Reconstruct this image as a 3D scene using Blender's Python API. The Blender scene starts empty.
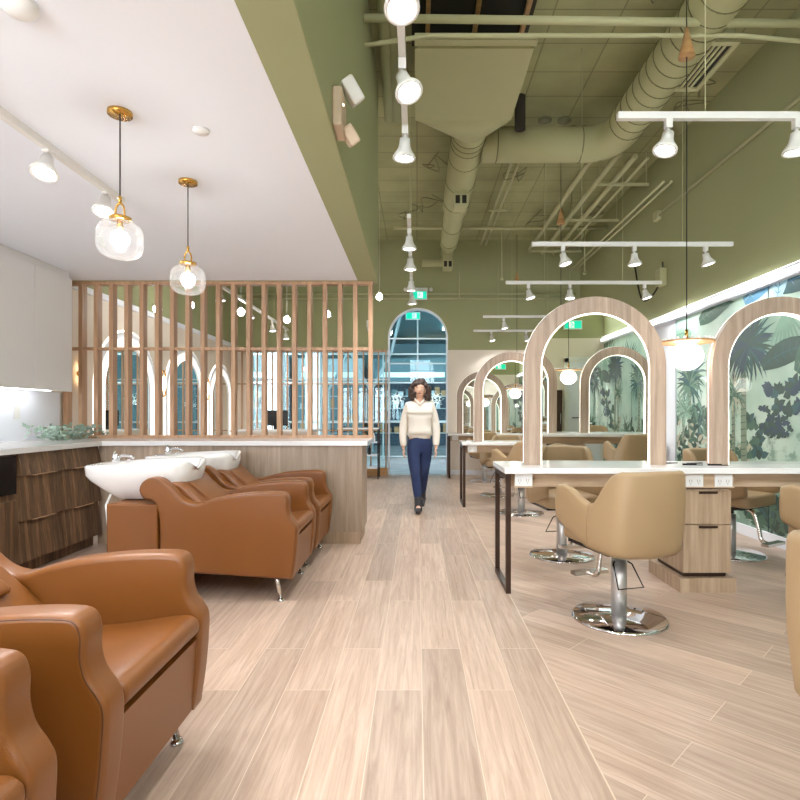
import bpy, math, random
from mathutils import Vector, Matrix, Quaternion
random.seed(7)
PI = math.pi
COL = bpy.context.scene.collection
R = math.radians
F, CX, CY, EYE = 550.0, 417.0, 415.0, 1.25

# ------------------------------------------------------------------ colour / materials
def lin(c):
    c = c / 255.0
    return c / 12.92 if c <= 0.04045 else ((c + 0.055) / 1.055) ** 2.4
def rgb(r, g, b): return (lin(r), lin(g), lin(b), 1.0)
def new_mat(name):
    m = bpy.data.materials.new(name); m.use_nodes = True
    nt = m.node_tree; bs = nt.nodes['Principled BSDF']
    return m, nt, bs
def plain(name, col, rough=0.5, metal=0.0, coat=0.0, bump=0.0, bscale=200.0, var=0.0, vscale=3.0, spec=0.5):
    m, nt, bs = new_mat(name)
    bs.inputs['Base Color'].default_value = col
    bs.inputs['Roughness'].default_value = rough
    bs.inputs['Metallic'].default_value = metal
    bs.inputs['Coat Weight'].default_value = coat
    bs.inputs['Coat Roughness'].default_value = 0.03
    bs.inputs['Specular IOR Level'].default_value = spec
    tc = nt.nodes.new('ShaderNodeTexCoord')
    if var > 0:
        n = nt.nodes.new('ShaderNodeTexNoise'); n.inputs['Scale'].default_value = vscale
        n.inputs['Detail'].default_value = 4
        nt.links.new(tc.outputs['Object'], n.inputs['Vector'])
        mx = nt.nodes.new('ShaderNodeMix'); mx.data_type = 'RGBA'
        mx.inputs[6].default_value = tuple(c * (1 - var) for c in col[:3]) + (1,)
        mx.inputs[7].default_value = tuple(min(1, c * (1 + var)) for c in col[:3]) + (1,)
        nt.links.new(n.outputs['Fac'], mx.inputs[0]); nt.links.new(mx.outputs[2], bs.inputs['Base Color'])
    if bump > 0:
        n2 = nt.nodes.new('ShaderNodeTexNoise'); n2.inputs['Scale'].default_value = bscale
        nt.links.new(tc.outputs['Object'], n2.inputs['Vector'])
        b = nt.nodes.new('ShaderNodeBump'); b.inputs['Strength'].default_value = bump
        b.inputs['Distance'].default_value = 0.002
        nt.links.new(n2.outputs['Fac'], b.inputs['Height']); nt.links.new(b.outputs['Normal'], bs.inputs['Normal'])
    return m
def emit(name, col, strength):
    m, nt, bs = new_mat(name)
    bs.inputs['Base Color'].default_value = col
    bs.inputs['Emission Color'].default_value = col
    bs.inputs['Emission Strength'].default_value = strength
    return m
def wood(name, c1, c2, c3, axis='Z', board=0.0, bv=(0.82, 1.12), seam=0.002, rough=0.45, boardaxis='X', scale=1.0):
    """grain runs along axis; optional boards laid side by side along boardaxis"""
    m, nt, bs = new_mat(name); N = nt.nodes; L = nt.links
    tc = N.new('ShaderNodeTexCoord'); mp = N.new('ShaderNodeMapping')
    s = {'X': (0.9, 14, 14), 'Y': (14, 0.9, 14), 'Z': (14, 14, 0.9)}[axis]
    mp.inputs['Scale'].default_value = tuple(v * scale for v in s)
    L.new(tc.outputs['Object'], mp.inputs['Vector'])
    n = N.new('ShaderNodeTexNoise'); n.inputs['Scale'].default_value = 1.6; n.inputs['Detail'].default_value = 8
    n.inputs['Roughness'].default_value = 0.62; n.inputs['Distortion'].default_value = 0.5
    L.new(mp.outputs[0], n.inputs['Vector'])
    cr = N.new('ShaderNodeValToRGB'); e = cr.color_ramp.elements
    e[0].position = 0.28; e[0].color = c1; e[1].position = 0.72; e[1].color = c3
    k = cr.color_ramp.elements.new(0.5); k.color = c2
    L.new(n.outputs['Fac'], cr.inputs[0]); out = cr.outputs[0]
    if board > 0:
        sp = N.new('ShaderNodeSeparateXYZ'); L.new(tc.outputs['Object'], sp.inputs[0])
        d = N.new('ShaderNodeMath'); d.operation = 'DIVIDE'; d.inputs[1].default_value = board
        L.new(sp.outputs[boardaxis], d.inputs[0])
        fl = N.new('ShaderNodeMath'); fl.operation = 'FLOOR'; L.new(d.outputs[0], fl.inputs[0])
        wn = N.new('ShaderNodeTexWhiteNoise'); wn.noise_dimensions = '1D'; L.new(fl.outputs[0], wn.inputs['W'])
        mr = N.new('ShaderNodeMapRange'); mr.inputs[3].default_value = bv[0]; mr.inputs[4].default_value = bv[1]
        L.new(wn.outputs['Value'], mr.inputs[0])
        fr = N.new('ShaderNodeMath'); fr.operation = 'FRACT'; L.new(d.outputs[0], fr.inputs[0])
        lt = N.new('ShaderNodeMath'); lt.operation = 'LESS_THAN'; lt.inputs[1].default_value = seam / board
        L.new(fr.outputs[0], lt.inputs[0])
        m2 = N.new('ShaderNodeMapRange'); m2.inputs[3].default_value = 1.0; m2.inputs[4].default_value = 0.6
        L.new(lt.outputs[0], m2.inputs[0])
        mu = N.new('ShaderNodeMath'); mu.operation = 'MULTIPLY'
        L.new(mr.outputs[0], mu.inputs[0]); L.new(m2.outputs[0], mu.inputs[1])
        vm = N.new('ShaderNodeVectorMath'); vm.operation = 'SCALE'
        L.new(out, vm.inputs[0]); L.new(mu.outputs[0], vm.inputs['Scale']); out = vm.outputs[0]
    L.new(out, bs.inputs['Base Color']); bs.inputs['Roughness'].default_value = rough
    return m
def floor_mat():
    m, nt, bs = new_mat('floor_planks'); N = nt.nodes; L = nt.links
    tc = N.new('ShaderNodeTexCoord'); sp = N.new('ShaderNodeSeparateXYZ'); L.new(tc.outputs['Object'], sp.inputs[0])
    gt = N.new('ShaderNodeMath'); gt.operation = 'GREATER_THAN'; gt.inputs[1].default_value = 0.645
    L.new(sp.outputs['X'], gt.inputs[0])
    a = N.new('ShaderNodeMapping'); a.inputs['Rotation'].default_value = (0, 0, R(90)); a.inputs['Location'].default_value = (0.1, -0.0225, 0)
    b = N.new('ShaderNodeMapping'); b.inputs['Rotation'].default_value = (0, 0, R(45)); b.inputs['Location'].default_value = (0.3, 0.05, 0)
    L.new(tc.outputs['Object'], a.inputs[0]); L.new(tc.outputs['Object'], b.inputs[0])
    mx = N.new('ShaderNodeMix'); mx.data_type = 'VECTOR'
    L.new(gt.outputs[0], mx.inputs[0]); L.new(a.outputs[0], mx.inputs[4]); L.new(b.outputs[0], mx.inputs[5])
    V = mx.outputs[1]
    br = N.new('ShaderNodeTexBrick'); br.offset = 0.37; br.offset_frequency = 2; br.squash = 1
    br.inputs['Scale'].default_value = 1; br.inputs['Mortar Size'].default_value = 0.0016; br.inputs['Mortar Smooth'].default_value = 0
    br.inputs['Brick Width'].default_value = 1.2; br.inputs['Row Height'].default_value = 0.2075; br.inputs['Bias'].default_value = 0
    br.inputs['Color1'].default_value = (0, 0, 0, 1); br.inputs['Color2'].default_value = (1, 1, 1, 1)
    br.inputs['Mortar'].default_value = (0.5, 0.5, 0.5, 1)
    L.new(V, br.inputs['Vector'])
    # grain
    off = N.new('ShaderNodeVectorMath'); off.operation = 'MULTIPLY_ADD'
    L.new(br.outputs['Color'], off.inputs[0]); off.inputs[1].default_value = (7, 3, 11); L.new(V, off.inputs[2])
    g = N.new('ShaderNodeMapping'); g.inputs['Scale'].default_value = (1.3, 24, 4); L.new(off.outputs[0], g.inputs[0])
    n = N.new('ShaderNodeTexNoise'); n.inputs['Scale'].default_value = 1.5; n.inputs['Detail'].default_value = 9
    n.inputs['Roughness'].default_value = 0.7; n.inputs['Distortion'].default_value = 0.6
    L.new(g.outputs[0], n.inputs['Vector'])
    cr = N.new('ShaderNodeValToRGB'); e = cr.color_ramp.elements
    e[0].position = 0.3; e[0].color = rgb(166, 139, 120); e[1].position = 0.7; e[1].color = rgb(208, 184, 166)
    k = cr.color_ramp.elements.new(0.5); k.color = rgb(188, 163, 144)
    L.new(n.outputs['Fac'], cr.inputs[0])
    mr = N.new('ShaderNodeMapRange'); mr.inputs[3].default_value = 0.84; mr.inputs[4].default_value = 1.1
    L.new(br.outputs['Color'], mr.inputs[0])
    vm = N.new('ShaderNodeVectorMath'); vm.operation = 'SCALE'
    L.new(cr.outputs[0], vm.inputs[0]); L.new(mr.outputs[0], vm.inputs['Scale'])
    mm = N.new('ShaderNodeMix'); mm.data_type = 'RGBA'; L.new(br.outputs['Fac'], mm.inputs[0])
    L.new(vm.outputs[0], mm.inputs[6]); mm.inputs[7].default_value = rgb(212, 194, 174)
    # light grout line where the straight and the diagonal planks meet
    dx = N.new('ShaderNodeMath'); dx.operation = 'COMPARE'; dx.inputs[1].default_value = 0.645; dx.inputs[2].default_value = 0.003
    L.new(sp.outputs['X'], dx.inputs[0])
    m3 = N.new('ShaderNodeMix'); m3.data_type = 'RGBA'; L.new(dx.outputs[0], m3.inputs[0])
    L.new(mm.outputs[2], m3.inputs[6]); m3.inputs[7].default_value = rgb(212, 194, 174)
    L.new(m3.outputs[2], bs.inputs['Base Color'])
    bs.inputs['Roughness'].default_value = 0.36
    return m
def block_mat(name, col, w, h, dark=0.62, rot=0, rough=0.8):
    m, nt, bs = new_mat(name); N = nt.nodes; L = nt.links
    tc = N.new('ShaderNodeTexCoord'); mp = N.new('ShaderNodeMapping'); mp.inputs['Rotation'].default_value = (0, 0, R(rot))
    L.new(tc.outputs['Object'], mp.inputs[0])
    br = N.new('ShaderNodeTexBrick'); br.inputs['Scale'].default_value = 1; br.inputs['Mortar Size'].default_value = 0.008
    br.offset = 0.0
    br.inputs['Brick Width'].default_value = w; br.inputs['Row Height'].default_value = h
    c = col
    br.inputs['Color1'].default_value = tuple(v * 0.93 for v in c[:3]) + (1,)
    br.inputs['Color2'].default_value = tuple(v * 1.05 for v in c[:3]) + (1,)
    br.inputs['Mortar'].default_value = tuple(v * dark for v in c[:3]) + (1,)
    L.new(mp.outputs[0], br.inputs['Vector'])
    n = N.new('ShaderNodeTexNoise'); n.inputs['Scale'].default_value = 2.2; n.inputs['Detail'].default_value = 7
    L.new(tc.outputs['Object'], n.inputs['Vector'])
    mr = N.new('ShaderNodeMapRange'); mr.inputs[1].default_value = 0.3; mr.inputs[2].default_value = 0.7
    mr.inputs[3].default_value = 0.86; mr.inputs[4].default_value = 1.1; L.new(n.outputs['Fac'], mr.inputs[0])
    vm = N.new('ShaderNodeVectorMath'); vm.operation = 'SCALE'
    L.new(br.outputs['Color'], vm.inputs[0]); L.new(mr.outputs[0], vm.inputs['Scale'])
    L.new(vm.outputs[0], bs.inputs['Base Color']); bs.inputs['Roughness'].default_value = rough
    return m
def glass_mat(name, tint, refl=1.0, rough=0.0, milky=0.0):
    m = bpy.data.materials.new(name); m.use_nodes = True; nt = m.node_tree; N = nt.nodes; L = nt.links
    N.remove(N['Principled BSDF']); out = N['Material Output']
    tr = N.new('ShaderNodeBsdfTransparent'); tr.inputs[0].default_value = tint
    gl = N.new('ShaderNodeBsdfGlossy'); gl.inputs['Roughness'].default_value = rough; gl.inputs[0].default_value = (1, 1, 1, 1)
    fr = N.new('ShaderNodeFresnel'); fr.inputs['IOR'].default_value = 1.45
    mu = N.new('ShaderNodeMath'); mu.operation = 'MULTIPLY'; mu.inputs[1].default_value = refl
    L.new(fr.outputs[0], mu.inputs[0])
    mx = N.new('ShaderNodeMixShader'); L.new(mu.outputs[0], mx.inputs[0])
    src = tr.outputs[0]
    if milky > 0:
        df = N.new('ShaderNodeBsdfTranslucent'); df.inputs[0].default_value = (1, 1, 1, 1)
        m0 = N.new('ShaderNodeMixShader'); m0.inputs[0].default_value = milky
        L.new(tr.outputs[0], m0.inputs[1]); L.new(df.outputs[0], m0.inputs[2]); src = m0.outputs[0]
    L.new(src, mx.inputs[1]); L.new(gl.outputs[0], mx.inputs[2]); L.new(mx.outputs[0], out.inputs[0])
    return m

M = {}
OLIVE = rgb(160, 162, 121)
M['floor'] = floor_mat()
M['white'] = plain('white_paint', rgb(242, 246, 254), 0.6)
M['cream'] = plain('cream_paint', rgb(233, 222, 208), 0.7)
M['olive'] = plain('olive_paint', OLIVE, 0.75, var=0.05, vscale=1.5)
M['sage'] = plain('sage_paint', rgb(160, 162, 121), 0.7, var=0.04, vscale=1.2)
M['deck'] = block_mat('olive_deck', rgb(164, 163, 120), 0.62, 0.45)
M['duct'] = plain('duct_olive', rgb(178, 176, 134), 0.55, var=0.04)
M['seam'] = plain('duct_seam', rgb(116, 114, 82), 0.6)
M['pipe'] = plain('pipe_olive', rgb(188, 186, 146), 0.5)
M['dark'] = plain('shade_and_dark_parts', rgb(52, 48, 40), 0.9)  # shade colour filling openings; also colours the sleeves and a cable
M['cab'] = plain('cabinet_white', rgb(234, 233, 232), 0.45)
M['quartz'] = plain('white_quartz', rgb(238, 236, 234), 0.12, var=0.015, vscale=40)
M['walnut'] = wood('walnut_fluted', rgb(84, 62, 44), rgb(120, 90, 64), rgb(152, 120, 90), 'Z', scale=1.6, board=0.042, seam=0.005, boardaxis='Y', bv=(0.6, 1.3))
M['panel'] = wood('greige_oak_panel', rgb(146, 126, 106), rgb(172, 150, 128), rgb(192, 172, 150), 'Z', board=0.33, boardaxis='X')
M['oak'] = wood('arch_oak', rgb(150, 127, 108), rgb(176, 152, 133), rgb(196, 173, 153), 'Z', board=0.13, seam=0.0012, boardaxis='X')
M['oakx'] = wood('apron_oak', rgb(164, 138, 110), rgb(194, 168, 138), rgb(210, 186, 158), 'X')
M['oakz'] = wood('drawer_oak', rgb(142, 118, 94), rgb(172, 147, 121), rgb(190, 166, 140), 'Z')
M['slat'] = wood('slat_wood', rgb(158, 120, 88), rgb(184, 144, 110), rgb(202, 164, 130), 'Z')
M['tan'] = wood('honey_wood', rgb(170, 124, 78), rgb(194, 148, 98), rgb(208, 166, 116), 'X')
M['leather'] = plain('cognac_leather', rgb(122, 72, 26), 0.36, bump=0.25, bscale=350, var=0.05, vscale=5)
M['leather2'] = plain('cognac_piping', rgb(84, 46, 18), 0.4)
M['camel'] = plain('camel_leather', rgb(162, 135, 100), 0.5, bump=0.2, bscale=350, var=0.03, vscale=5)
M['camel2'] = plain('camel_seam', rgb(140, 112, 76), 0.5)
M['chrome'] = plain('chrome', rgb(225, 225, 228), 0.06, 1.0)
M['steel'] = plain('brushed_steel', rgb(222, 216, 210), 0.22, 1.0)
M['colsteel'] = plain('satin_column_steel', rgb(205, 200, 196), 0.38, 0.75)
M['bronze'] = plain('bronze_metal', rgb(66, 48, 38), 0.4, 0.6)
M['black'] = plain('black_gloss', rgb(16, 16, 18), 0.2)
M['ceramic'] = plain('white_ceramic', rgb(244, 243, 242), 0.08, coat=0.6)
M['brass'] = plain('brass', rgb(206, 160, 84), 0.25, 1.0)
M['cord'] = plain('black_cord', rgb(40, 38, 36), 0.6)
M['mirror'] = plain('mirror_silver', rgb(238, 243, 240), 0.0, 1.0)
M['led'] = emit('led_white', (1.0, 0.95, 0.88, 1), 2.2)
M['cove'] = emit('led_cool', (0.93, 0.97, 1.0, 1), 3.0)
M['lens'] = emit('lamp_lens', (1.0, 0.97, 0.94, 1), 14.0)
M['bar'] = emit('light_bar', (0.9, 0.98, 1.0, 1), 20.0)
M['globe'] = emit('opal_globe', (1.0, 0.97, 0.93, 1), 8)
M['kitchenled'] = emit('kitchen_led', (0.97, 0.98, 1.0, 1), 13)
M['bulbhot'] = emit('hot_bulb', (1.0, 0.97, 0.93, 1), 60)
M['softglow'] = emit('soft_glow', (1.0, 0.97, 0.92, 1), 0.9)
M['warmglow'] = emit('warm_glow', (1.0, 0.8, 0.5, 1), 6.0)
M['lampwhite'] = plain('lamp_white', rgb(226, 224, 220), 0.35)
M['plastic'] = plain('white_plastic', rgb(240, 240, 238), 0.3)
M['slot'] = plain('slot_grey', rgb(150, 150, 148), 0.5)
M['beige'] = plain('beige_plastic', rgb(196, 174, 148), 0.5)
M['green'] = emit('sign_green', (0.0, 0.5, 0.33, 1), 1.2)
M['signwhite'] = emit('sign_white', (0.9, 1.0, 0.95, 1), 0.7)
M['clear'] = glass_mat('ribbed_glass', (0.99, 0.995, 0.995, 1), 0.35, 0.02, 0.03)
M['pane'] = glass_mat('storefront_glass', (0.84, 0.93, 0.95, 1), 0.7)
M['paneclear'] = glass_mat('clear_glass', (0.9, 0.97, 0.97, 1), 0.8)
M['alu'] = plain('pale_aluminium', rgb(190, 205, 208), 0.35, 0.5)
M['malltile'] = block_mat('mall_tile', rgb(206, 208, 210), 0.6, 0.6, 0.9, rough=0.25)
M['mallteal'] = plain('mall_teal', rgb(112, 142, 150), 0.6)
M['malldark'] = plain('mall_dark', rgb(38, 62, 78), 0.5)
M['mallwhite'] = plain('mall_white', rgb(214, 222, 226), 0.5)
M['leafgrey'] = plain('eucalyptus_leaf', rgb(150, 172, 156), 0.6, var=0.15, vscale=20)
M['skin'] = plain('skin', rgb(222, 176, 150), 0.5)
M['hair'] = plain('brown_hair', rgb(62, 42, 34), 0.6, bump=0.6, bscale=60, var=0.3, vscale=30)
M['sweater'] = plain('cream_knit', rgb(232, 224, 212), 0.9, bump=0.6, bscale=120)
M['denim'] = plain('navy_denim', rgb(32, 48, 88), 0.8, var=0.2, vscale=25)
M['boot'] = plain('charcoal_boot', rgb(54, 52, 56), 0.5)
M['lip'] = plain('lip', rgb(160, 84, 76), 0.5)

# ------------------------------------------------------------------ mesh builder
class MB:
    def __init__(s): s.v = []; s.f = []; s.sm = []; s.mi = []
    def add(s, vs, fs, smooth=False, mi=0):
        o = len(s.v); s.v += [tuple(v) for v in vs]
        for f in fs: s.f.append([i + o for i in f]); s.sm.append(smooth); s.mi.append(mi)
        return s
    def box(s, x0, x1, y0, y1, z0, z1, mi=0, rot=None, org=None):
        vs = [Vector((x, y, z)) for z in (z0, z1) for y in (y0, y1) for x in (x0, x1)]
        if rot is not None:
            o = Vector(org if org is not None else ((x0 + x1) / 2, (y0 + y1) / 2, (z0 + z1) / 2))
            vs = [rot @ (v - o) + o for v in vs]
        return s.add(vs, [(0, 2, 3, 1), (4, 5, 7, 6), (0, 1, 5, 4), (2, 6, 7, 3), (0, 4, 6, 2), (1, 3, 7, 5)], False, mi)
    def prism(s, pts, axis, a, b, mi=0, smooth=False):
        """pts: 2D outline; axis: the extrusion axis"""
        def P(p, t):
            return {'X': (t, p[0], p[1]), 'Y': (p[0], t, p[1]), 'Z': (p[0], p[1], t)}[axis]
        n = len(pts)
        s.add([P(p, a) for p in pts], [list(range(n))], False, mi)
        s.add([P(p, b) for p in pts], [list(range(n))[::-1]], False, mi)
        vs = [P(p, a) for p in pts] + [P(p, b) for p in pts]
        s.add(vs, [(i, i + n, (i + 1) % n + n, (i + 1) % n) for i in range(n)], smooth, mi)
        return s
    def tube(s, path, r, n=10, closed=False, mi=0, caps=True):
        path = [Vector(p) for p in path]; k = len(path); rings = []
        rr = r if isinstance(r, (list, tuple)) else [r] * k
        up = None; vs = []
        for i, p in enumerate(path):
            if closed: d = path[(i + 1) % k] - path[i - 1]
            elif i == 0: d = path[1] - path[0]
            elif i == k - 1: d = path[-1] - path[-2]
            else: d = (path[i + 1] - p).normalized() + (p - path[i - 1]).normalized()
            if d.length < 1e-9: d = Vector((0, 0, 1))
            d.normalize()
            if up is None:
                up = Vector((0, 0, 1)) if abs(d.z) < 0.9 else Vector((1, 0, 0))
            a = d.cross(up)
            if a.length < 1e-6: a = d.orthogonal()
            a.normalize(); b = a.cross(d).normalized(); up = b
            for j in range(n):
                t = 2 * PI * j / n; vs.append(p + a * math.cos(t) * rr[i] + b * math.sin(t) * rr[i])
        fs = []
        for i in range(k if closed else k - 1):
            for j in range(n):
                i2 = (i + 1) % k; j2 = (j + 1) % n
                fs.append((i * n + j, i * n + j2, i2 * n + j2, i2 * n + j))
        s.add(vs, fs, True, mi)
        if not closed and caps:
            s.add(vs[:n], [list(range(n))[::-1]], False, mi); s.add(vs[-n:], [list(range(n))], False, mi)
        return s
    def cyl(s, p0, p1, r, n=16, mi=0): return s.tube([p0, p1], r, n, mi=mi)
    def lathe(s, prof, n=24, org=(0, 0, 0), rot=None, mi=0, smooth=True):
        """prof: (r, z) list"""
        vs = []; o = Vector(org)
        for r, z in prof:
            for j in range(n):
                t = 2 * PI * j / n; v = Vector((r * math.cos(t), r * math.sin(t), z))
                if rot is not None: v = rot @ v
                vs.append(v + o)
        fs = []
        for i in range(len(prof) - 1):
            for j in range(n):
                j2 = (j + 1) % n; fs.append((i * n + j, i * n + j2, (i + 1) * n + j2, (i + 1) * n + j))
        s.add(vs, fs, smooth, mi)
        if prof[0][0] > 1e-4: s.add(vs[:n], [list(range(n))[::-1]], False, mi)
        if prof[-1][0] > 1e-4: s.add(vs[-n:], [list(range(n))], False, mi)
        return s
    def ball(s, c, rx, ry=None, rz=None, n=20, m=12, mi=0):
        ry = ry or rx; rz = rz or rx; vs = []; fs = []
        for i in range(m + 1):
            a = -PI / 2 + PI * i / m
            for j in range(n):
                t = 2 * PI * j / n
                vs.append((c[0] + rx * math.cos(a) * math.cos(t), c[1] + ry * math.cos(a) * math.sin(t), c[2] + rz * math.sin(a)))
        for i in range(m):
            for j in range(n):
                j2 = (j + 1) % n; fs.append((i * n + j, i * n + j2, (i + 1) * n + j2, (i + 1) * n + j))
        return s.add(vs, fs, True, mi)
    def loft(s, rings, closed_ring=True, cap=True, smooth=True, mi=0):
        n = len(rings[0]); vs = [v for r in rings for v in r]; fs = []
        for i in range(len(rings) - 1):
            for j in range(n if closed_ring else n - 1):
                j2 = (j + 1) % n; fs.append((i * n + j, i * n + j2, (i + 1) * n + j2, (i + 1) * n + j))
        s.add(vs, fs, smooth, mi)
        if cap:
            s.add(rings[0], [list(range(n))[::-1]], False, mi); s.add(rings[-1], [list(range(n))], False, mi)
        return s
    def soft(s, prof, axis, a, b, r, seg=5, mi=0):
        """prism with rounded rims: prof is a dense closed outline, inset near both ends"""
        def P(p, t): return {'X': (t, p[0], p[1]), 'Y': (p[0], t, p[1]), 'Z': (p[0], p[1], t)}[axis]
        rings = []
        for i in range(seg + 1):
            q = PI / 2 * i / seg; rings.append([P(p, a + r * (1 - math.cos(PI/2 - (PI/2 - q)))) for p in inset(prof, r * (1 - math.sin(q)))])
        for i in range(seg, -1, -1):
            q = PI / 2 * i / seg; rings.append([P(p, b - r * (1 - math.cos(q))) for p in inset(prof, r * (1 - math.sin(q)))])
        return s.loft(rings, True, True, True, mi)
    def build(s, name, mats, parent=None, bevel=0.0, seg=2, loc=None):
        me = bpy.data.meshes.new(name); me.from_pydata(s.v, [], s.f); me.validate(verbose=False)
        import bmesh
        bm = bmesh.new(); bm.from_mesh(me)
        if len(bm.faces) == len(s.f):
            bm.faces.ensure_lookup_table()
            for i, f in enumerate(bm.faces): f.smooth = s.sm[i]; f.material_index = s.mi[i]
        bmesh.ops.remove_doubles(bm, verts=bm.verts, dist=1e-5)
        bmesh.ops.recalc_face_normals(bm, faces=bm.faces)
        bm.to_mesh(me); bm.free()
        if not isinstance(mats, (list, tuple)): mats = [mats]
        for m in mats: me.materials.append(M[m] if isinstance(m, str) else m)
        o = bpy.data.objects.new(name, me); COL.objects.link(o)
        if parent is not None: o.parent = parent
        if loc is not None: o.location = loc
        if bevel > 0:
            b = o.modifiers.new('bevel', 'BEVEL'); b.width = bevel; b.segments = seg; b.limit_method = 'ANGLE'; b.angle_limit = R(40)
            b.harden_normals = False
        return o
def inset(pts, d):
    n = len(pts)
    if d < 1e-7: return list(pts)
    area = sum(pts[i][0] * pts[(i + 1) % n][1] - pts[(i + 1) % n][0] * pts[i][1] for i in range(n))
    sg = 1 if area > 0 else -1; out = []
    for i in range(n):
        a = Vector(pts[i - 1]); b = Vector(pts[i]); c = Vector(pts[(i + 1) % n])
        t = (c - a); t.normalize(); nrm = Vector((-t.y, t.x)) * sg
        out.append((b.x + nrm.x * d, b.y + nrm.y * d))
    return out
def spline(pts, n=6, closed=False):
    P = [Vector(p) for p in pts]; k = len(P); out = []
    rng = range(k) if closed else range(k - 1)
    for i in rng:
        p1 = P[i]; p2 = P[(i + 1) % k]
        p0 = P[i - 1] if (closed or i > 0) else p1; p3 = P[(i + 2) % k] if (closed or i + 2 < k) else p2
        for j in range(n):
            t = j / n
            out.append(tuple(0.5 * ((2 * p1) + (p2 - p0) * t + (2 * p0 - 5 * p1 + 4 * p2 - p3) * t * t + (3 * p1 - p0 - 3 * p2 + p3) * t ** 3)))
    if not closed: out.append(tuple(P[-1]))
    return out
def roundrect(x0, x1, y0, y1, r, n=5):
    out = []
    for cx, cy, a in ((x1 - r, y0 + r, -90), (x1 - r, y1 - r, 0), (x0 + r, y1 - r, 90), (x0 + r, y0 + r, 180)):
        for i in range(n + 1):
            t = R(a + 90 * i / n); out.append((cx + r * math.cos(t), cy + r * math.sin(t)))
    return out
def tag(o, label=None, cat=None, group=None, kind=None):
    if label: o['label'] = label
    if cat: o['category'] = cat
    if group: o['group'] = group
    if kind: o['kind'] = kind
    return o
def thing(name, label, cat, loc=(0, 0, 0), rz=0, group=None):
    o = bpy.data.objects.new(name, None); o.empty_display_size = 0.1; COL.objects.link(o)
    o.location = loc; o.rotation_euler = (0, 0, rz); return tag(o, label, cat, group)
def struct(name, mb, mat, bevel=0.0, parent=None):
    o = mb.build(name, mat, parent, bevel)
    if parent is None: o['kind'] = 'structure'
    return o
def copy_tree(o, parent=None, cache=None):
    c = o.copy(); COL.objects.link(c)
    if parent is not None: c.parent = parent; c.matrix_parent_inverse = o.matrix_parent_inverse.copy()
    for ch in list(o.children): copy_tree(ch, c)
    return c
def spot(loc, aim, power, size=100, blend=0.6, radius=0.05, col=(0.97, 0.985, 1.0)):
    l = bpy.data.lights.new('lamp_beam', 'SPOT'); l.energy = power; l.spot_size = R(size); l.spot_blend = blend
    l.shadow_soft_size = radius; l.color = col
    o = bpy.data.objects.new('lamp_beam', l); COL.objects.link(o); o.location = loc
    o.rotation_euler = (Vector(aim) - Vector(loc)).to_track_quat('-Z', 'Y').to_euler(); return o
def point(loc, power, radius=0.08, col=(1, 0.95, 0.88)):
    l = bpy.data.lights.new('bulb_light', 'POINT'); l.energy = power; l.shadow_soft_size = radius; l.color = col
    o = bpy.data.objects.new('bulb_light', l); COL.objects.link(o); o.location = loc; return o

# ------------------------------------------------------------------ setting
XL, XR, YB, YF, ZT, ZC = -3.85, 3.42, 11.5, -3.0, 4.9, 2.70
struct('floor', MB().box(XL - .1, XR + .1, YF - .1, YB, -0.1, 0), 'floor')
struct('ceiling', MB().box(XL - .1, XR + .1, YF - .1, YB + .1, ZT, ZT + .1), 'deck')
struct('ceiling', MB().box(XL, -0.64, YF, 5.93, ZC, ZC + 0.12), 'white')
bk = MB().box(-0.64, -0.43, YF, 6.1, ZC, ZT).box(XL, -0.64, 5.93, 6.1, ZC, ZT)
struct('trim_1', bk, 'sage', 0.004)
struct('wall_left', MB().box(XL - .1, XL, YF - .1, YB + .1, 0, ZC), 'cream')
struct('wall_left', MB().box(XL - .1, XL, YF - .1, YB + .1, ZC, ZT), 'olive')
struct('trim_2', MB().box(XL, XL + 0.035, 6.1, YB, 2.66, 2.73), 'white')
struct('wall_right', MB().box(XR, XR + .1, YF - .1, YB + .1, 0, 2.6), 'white')
struct('wall_right', MB().box(XR, XR + .1, YF - .1, YB + .1, 2.6, ZT), 'olive')
struct('baseboard_right', MB().box(XR - 0.02, XR, YF, YB, 0, 0.11), 'white', 0.003)
# back wall with arched opening
AX0, AX1, AS = -0.606, 0.648, 2.86; AR = (AX1 - AX0) / 2; AC = (AX0 + AX1) / 2
arc = [(AC - AR * math.cos(t), AS + AR * math.sin(t)) for t in [PI * i / 32 for i in range(33)]]
ZB = 2.61
out = [(XL, ZB), (AX0, ZB)] + arc + [(AX1, ZB), (XR, ZB), (XR, ZT), (XL, ZT)]
struct('wall_back', MB().prism(out, 'Y', YB, YB + 0.12), 'olive')
struct('wall_back', MB().box(AX1, XR, YB, YB + .12, 0, ZB), 'cream')
struct('wall_back', MB().box(XL, -3.45, YB, YB + .12, 0, ZB), 'cream')
struct('baseboard_back', MB().box(AX1, XR - .02, YB - 0.015, YB, 0, 0.1), 'white', 0.002)
# arch trim of the opening
path = [(AX0, 0.0)] + arc + [(AX1, 0.0)]
ins = [(AX0 + .035, 0.0)] + [(AC - (AR - .035) * math.cos(t), AS + (AR - .035) * math.sin(t)) for t in [PI * i / 32 for i in range(33)]] + [(AX1 - .035, 0.0)]
tm = MB(); n = len(path)
for ya, yb in ((YB - 0.01, YB + 0.13),):
    vs = [(p[0], ya, p[1]) for p in path] + [(p[0], ya, p[1]) for p in ins] + [(p[0], yb, p[1]) for p in path] + [(p[0], yb, p[1]) for p in ins]
    fs = []
    for i in range(n - 1):
        fs += [(i, i + 1, n + i + 1, n + i), (2 * n + i, 3 * n + i, 3 * n + i + 1, 2 * n + i + 1), (n + i, n + i + 1, 3 * n + i + 1, 3 * n + i), (i, 2 * n + i, 2 * n + i + 1, i + 1)]
    fs += [(0, n, 3 * n, 2 * n), (n - 1, 3 * n - 1, 4 * n - 1, 2 * n - 1)]
    tm.add(vs, fs, False)
struct('trim_3', tm, 'white')
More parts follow.
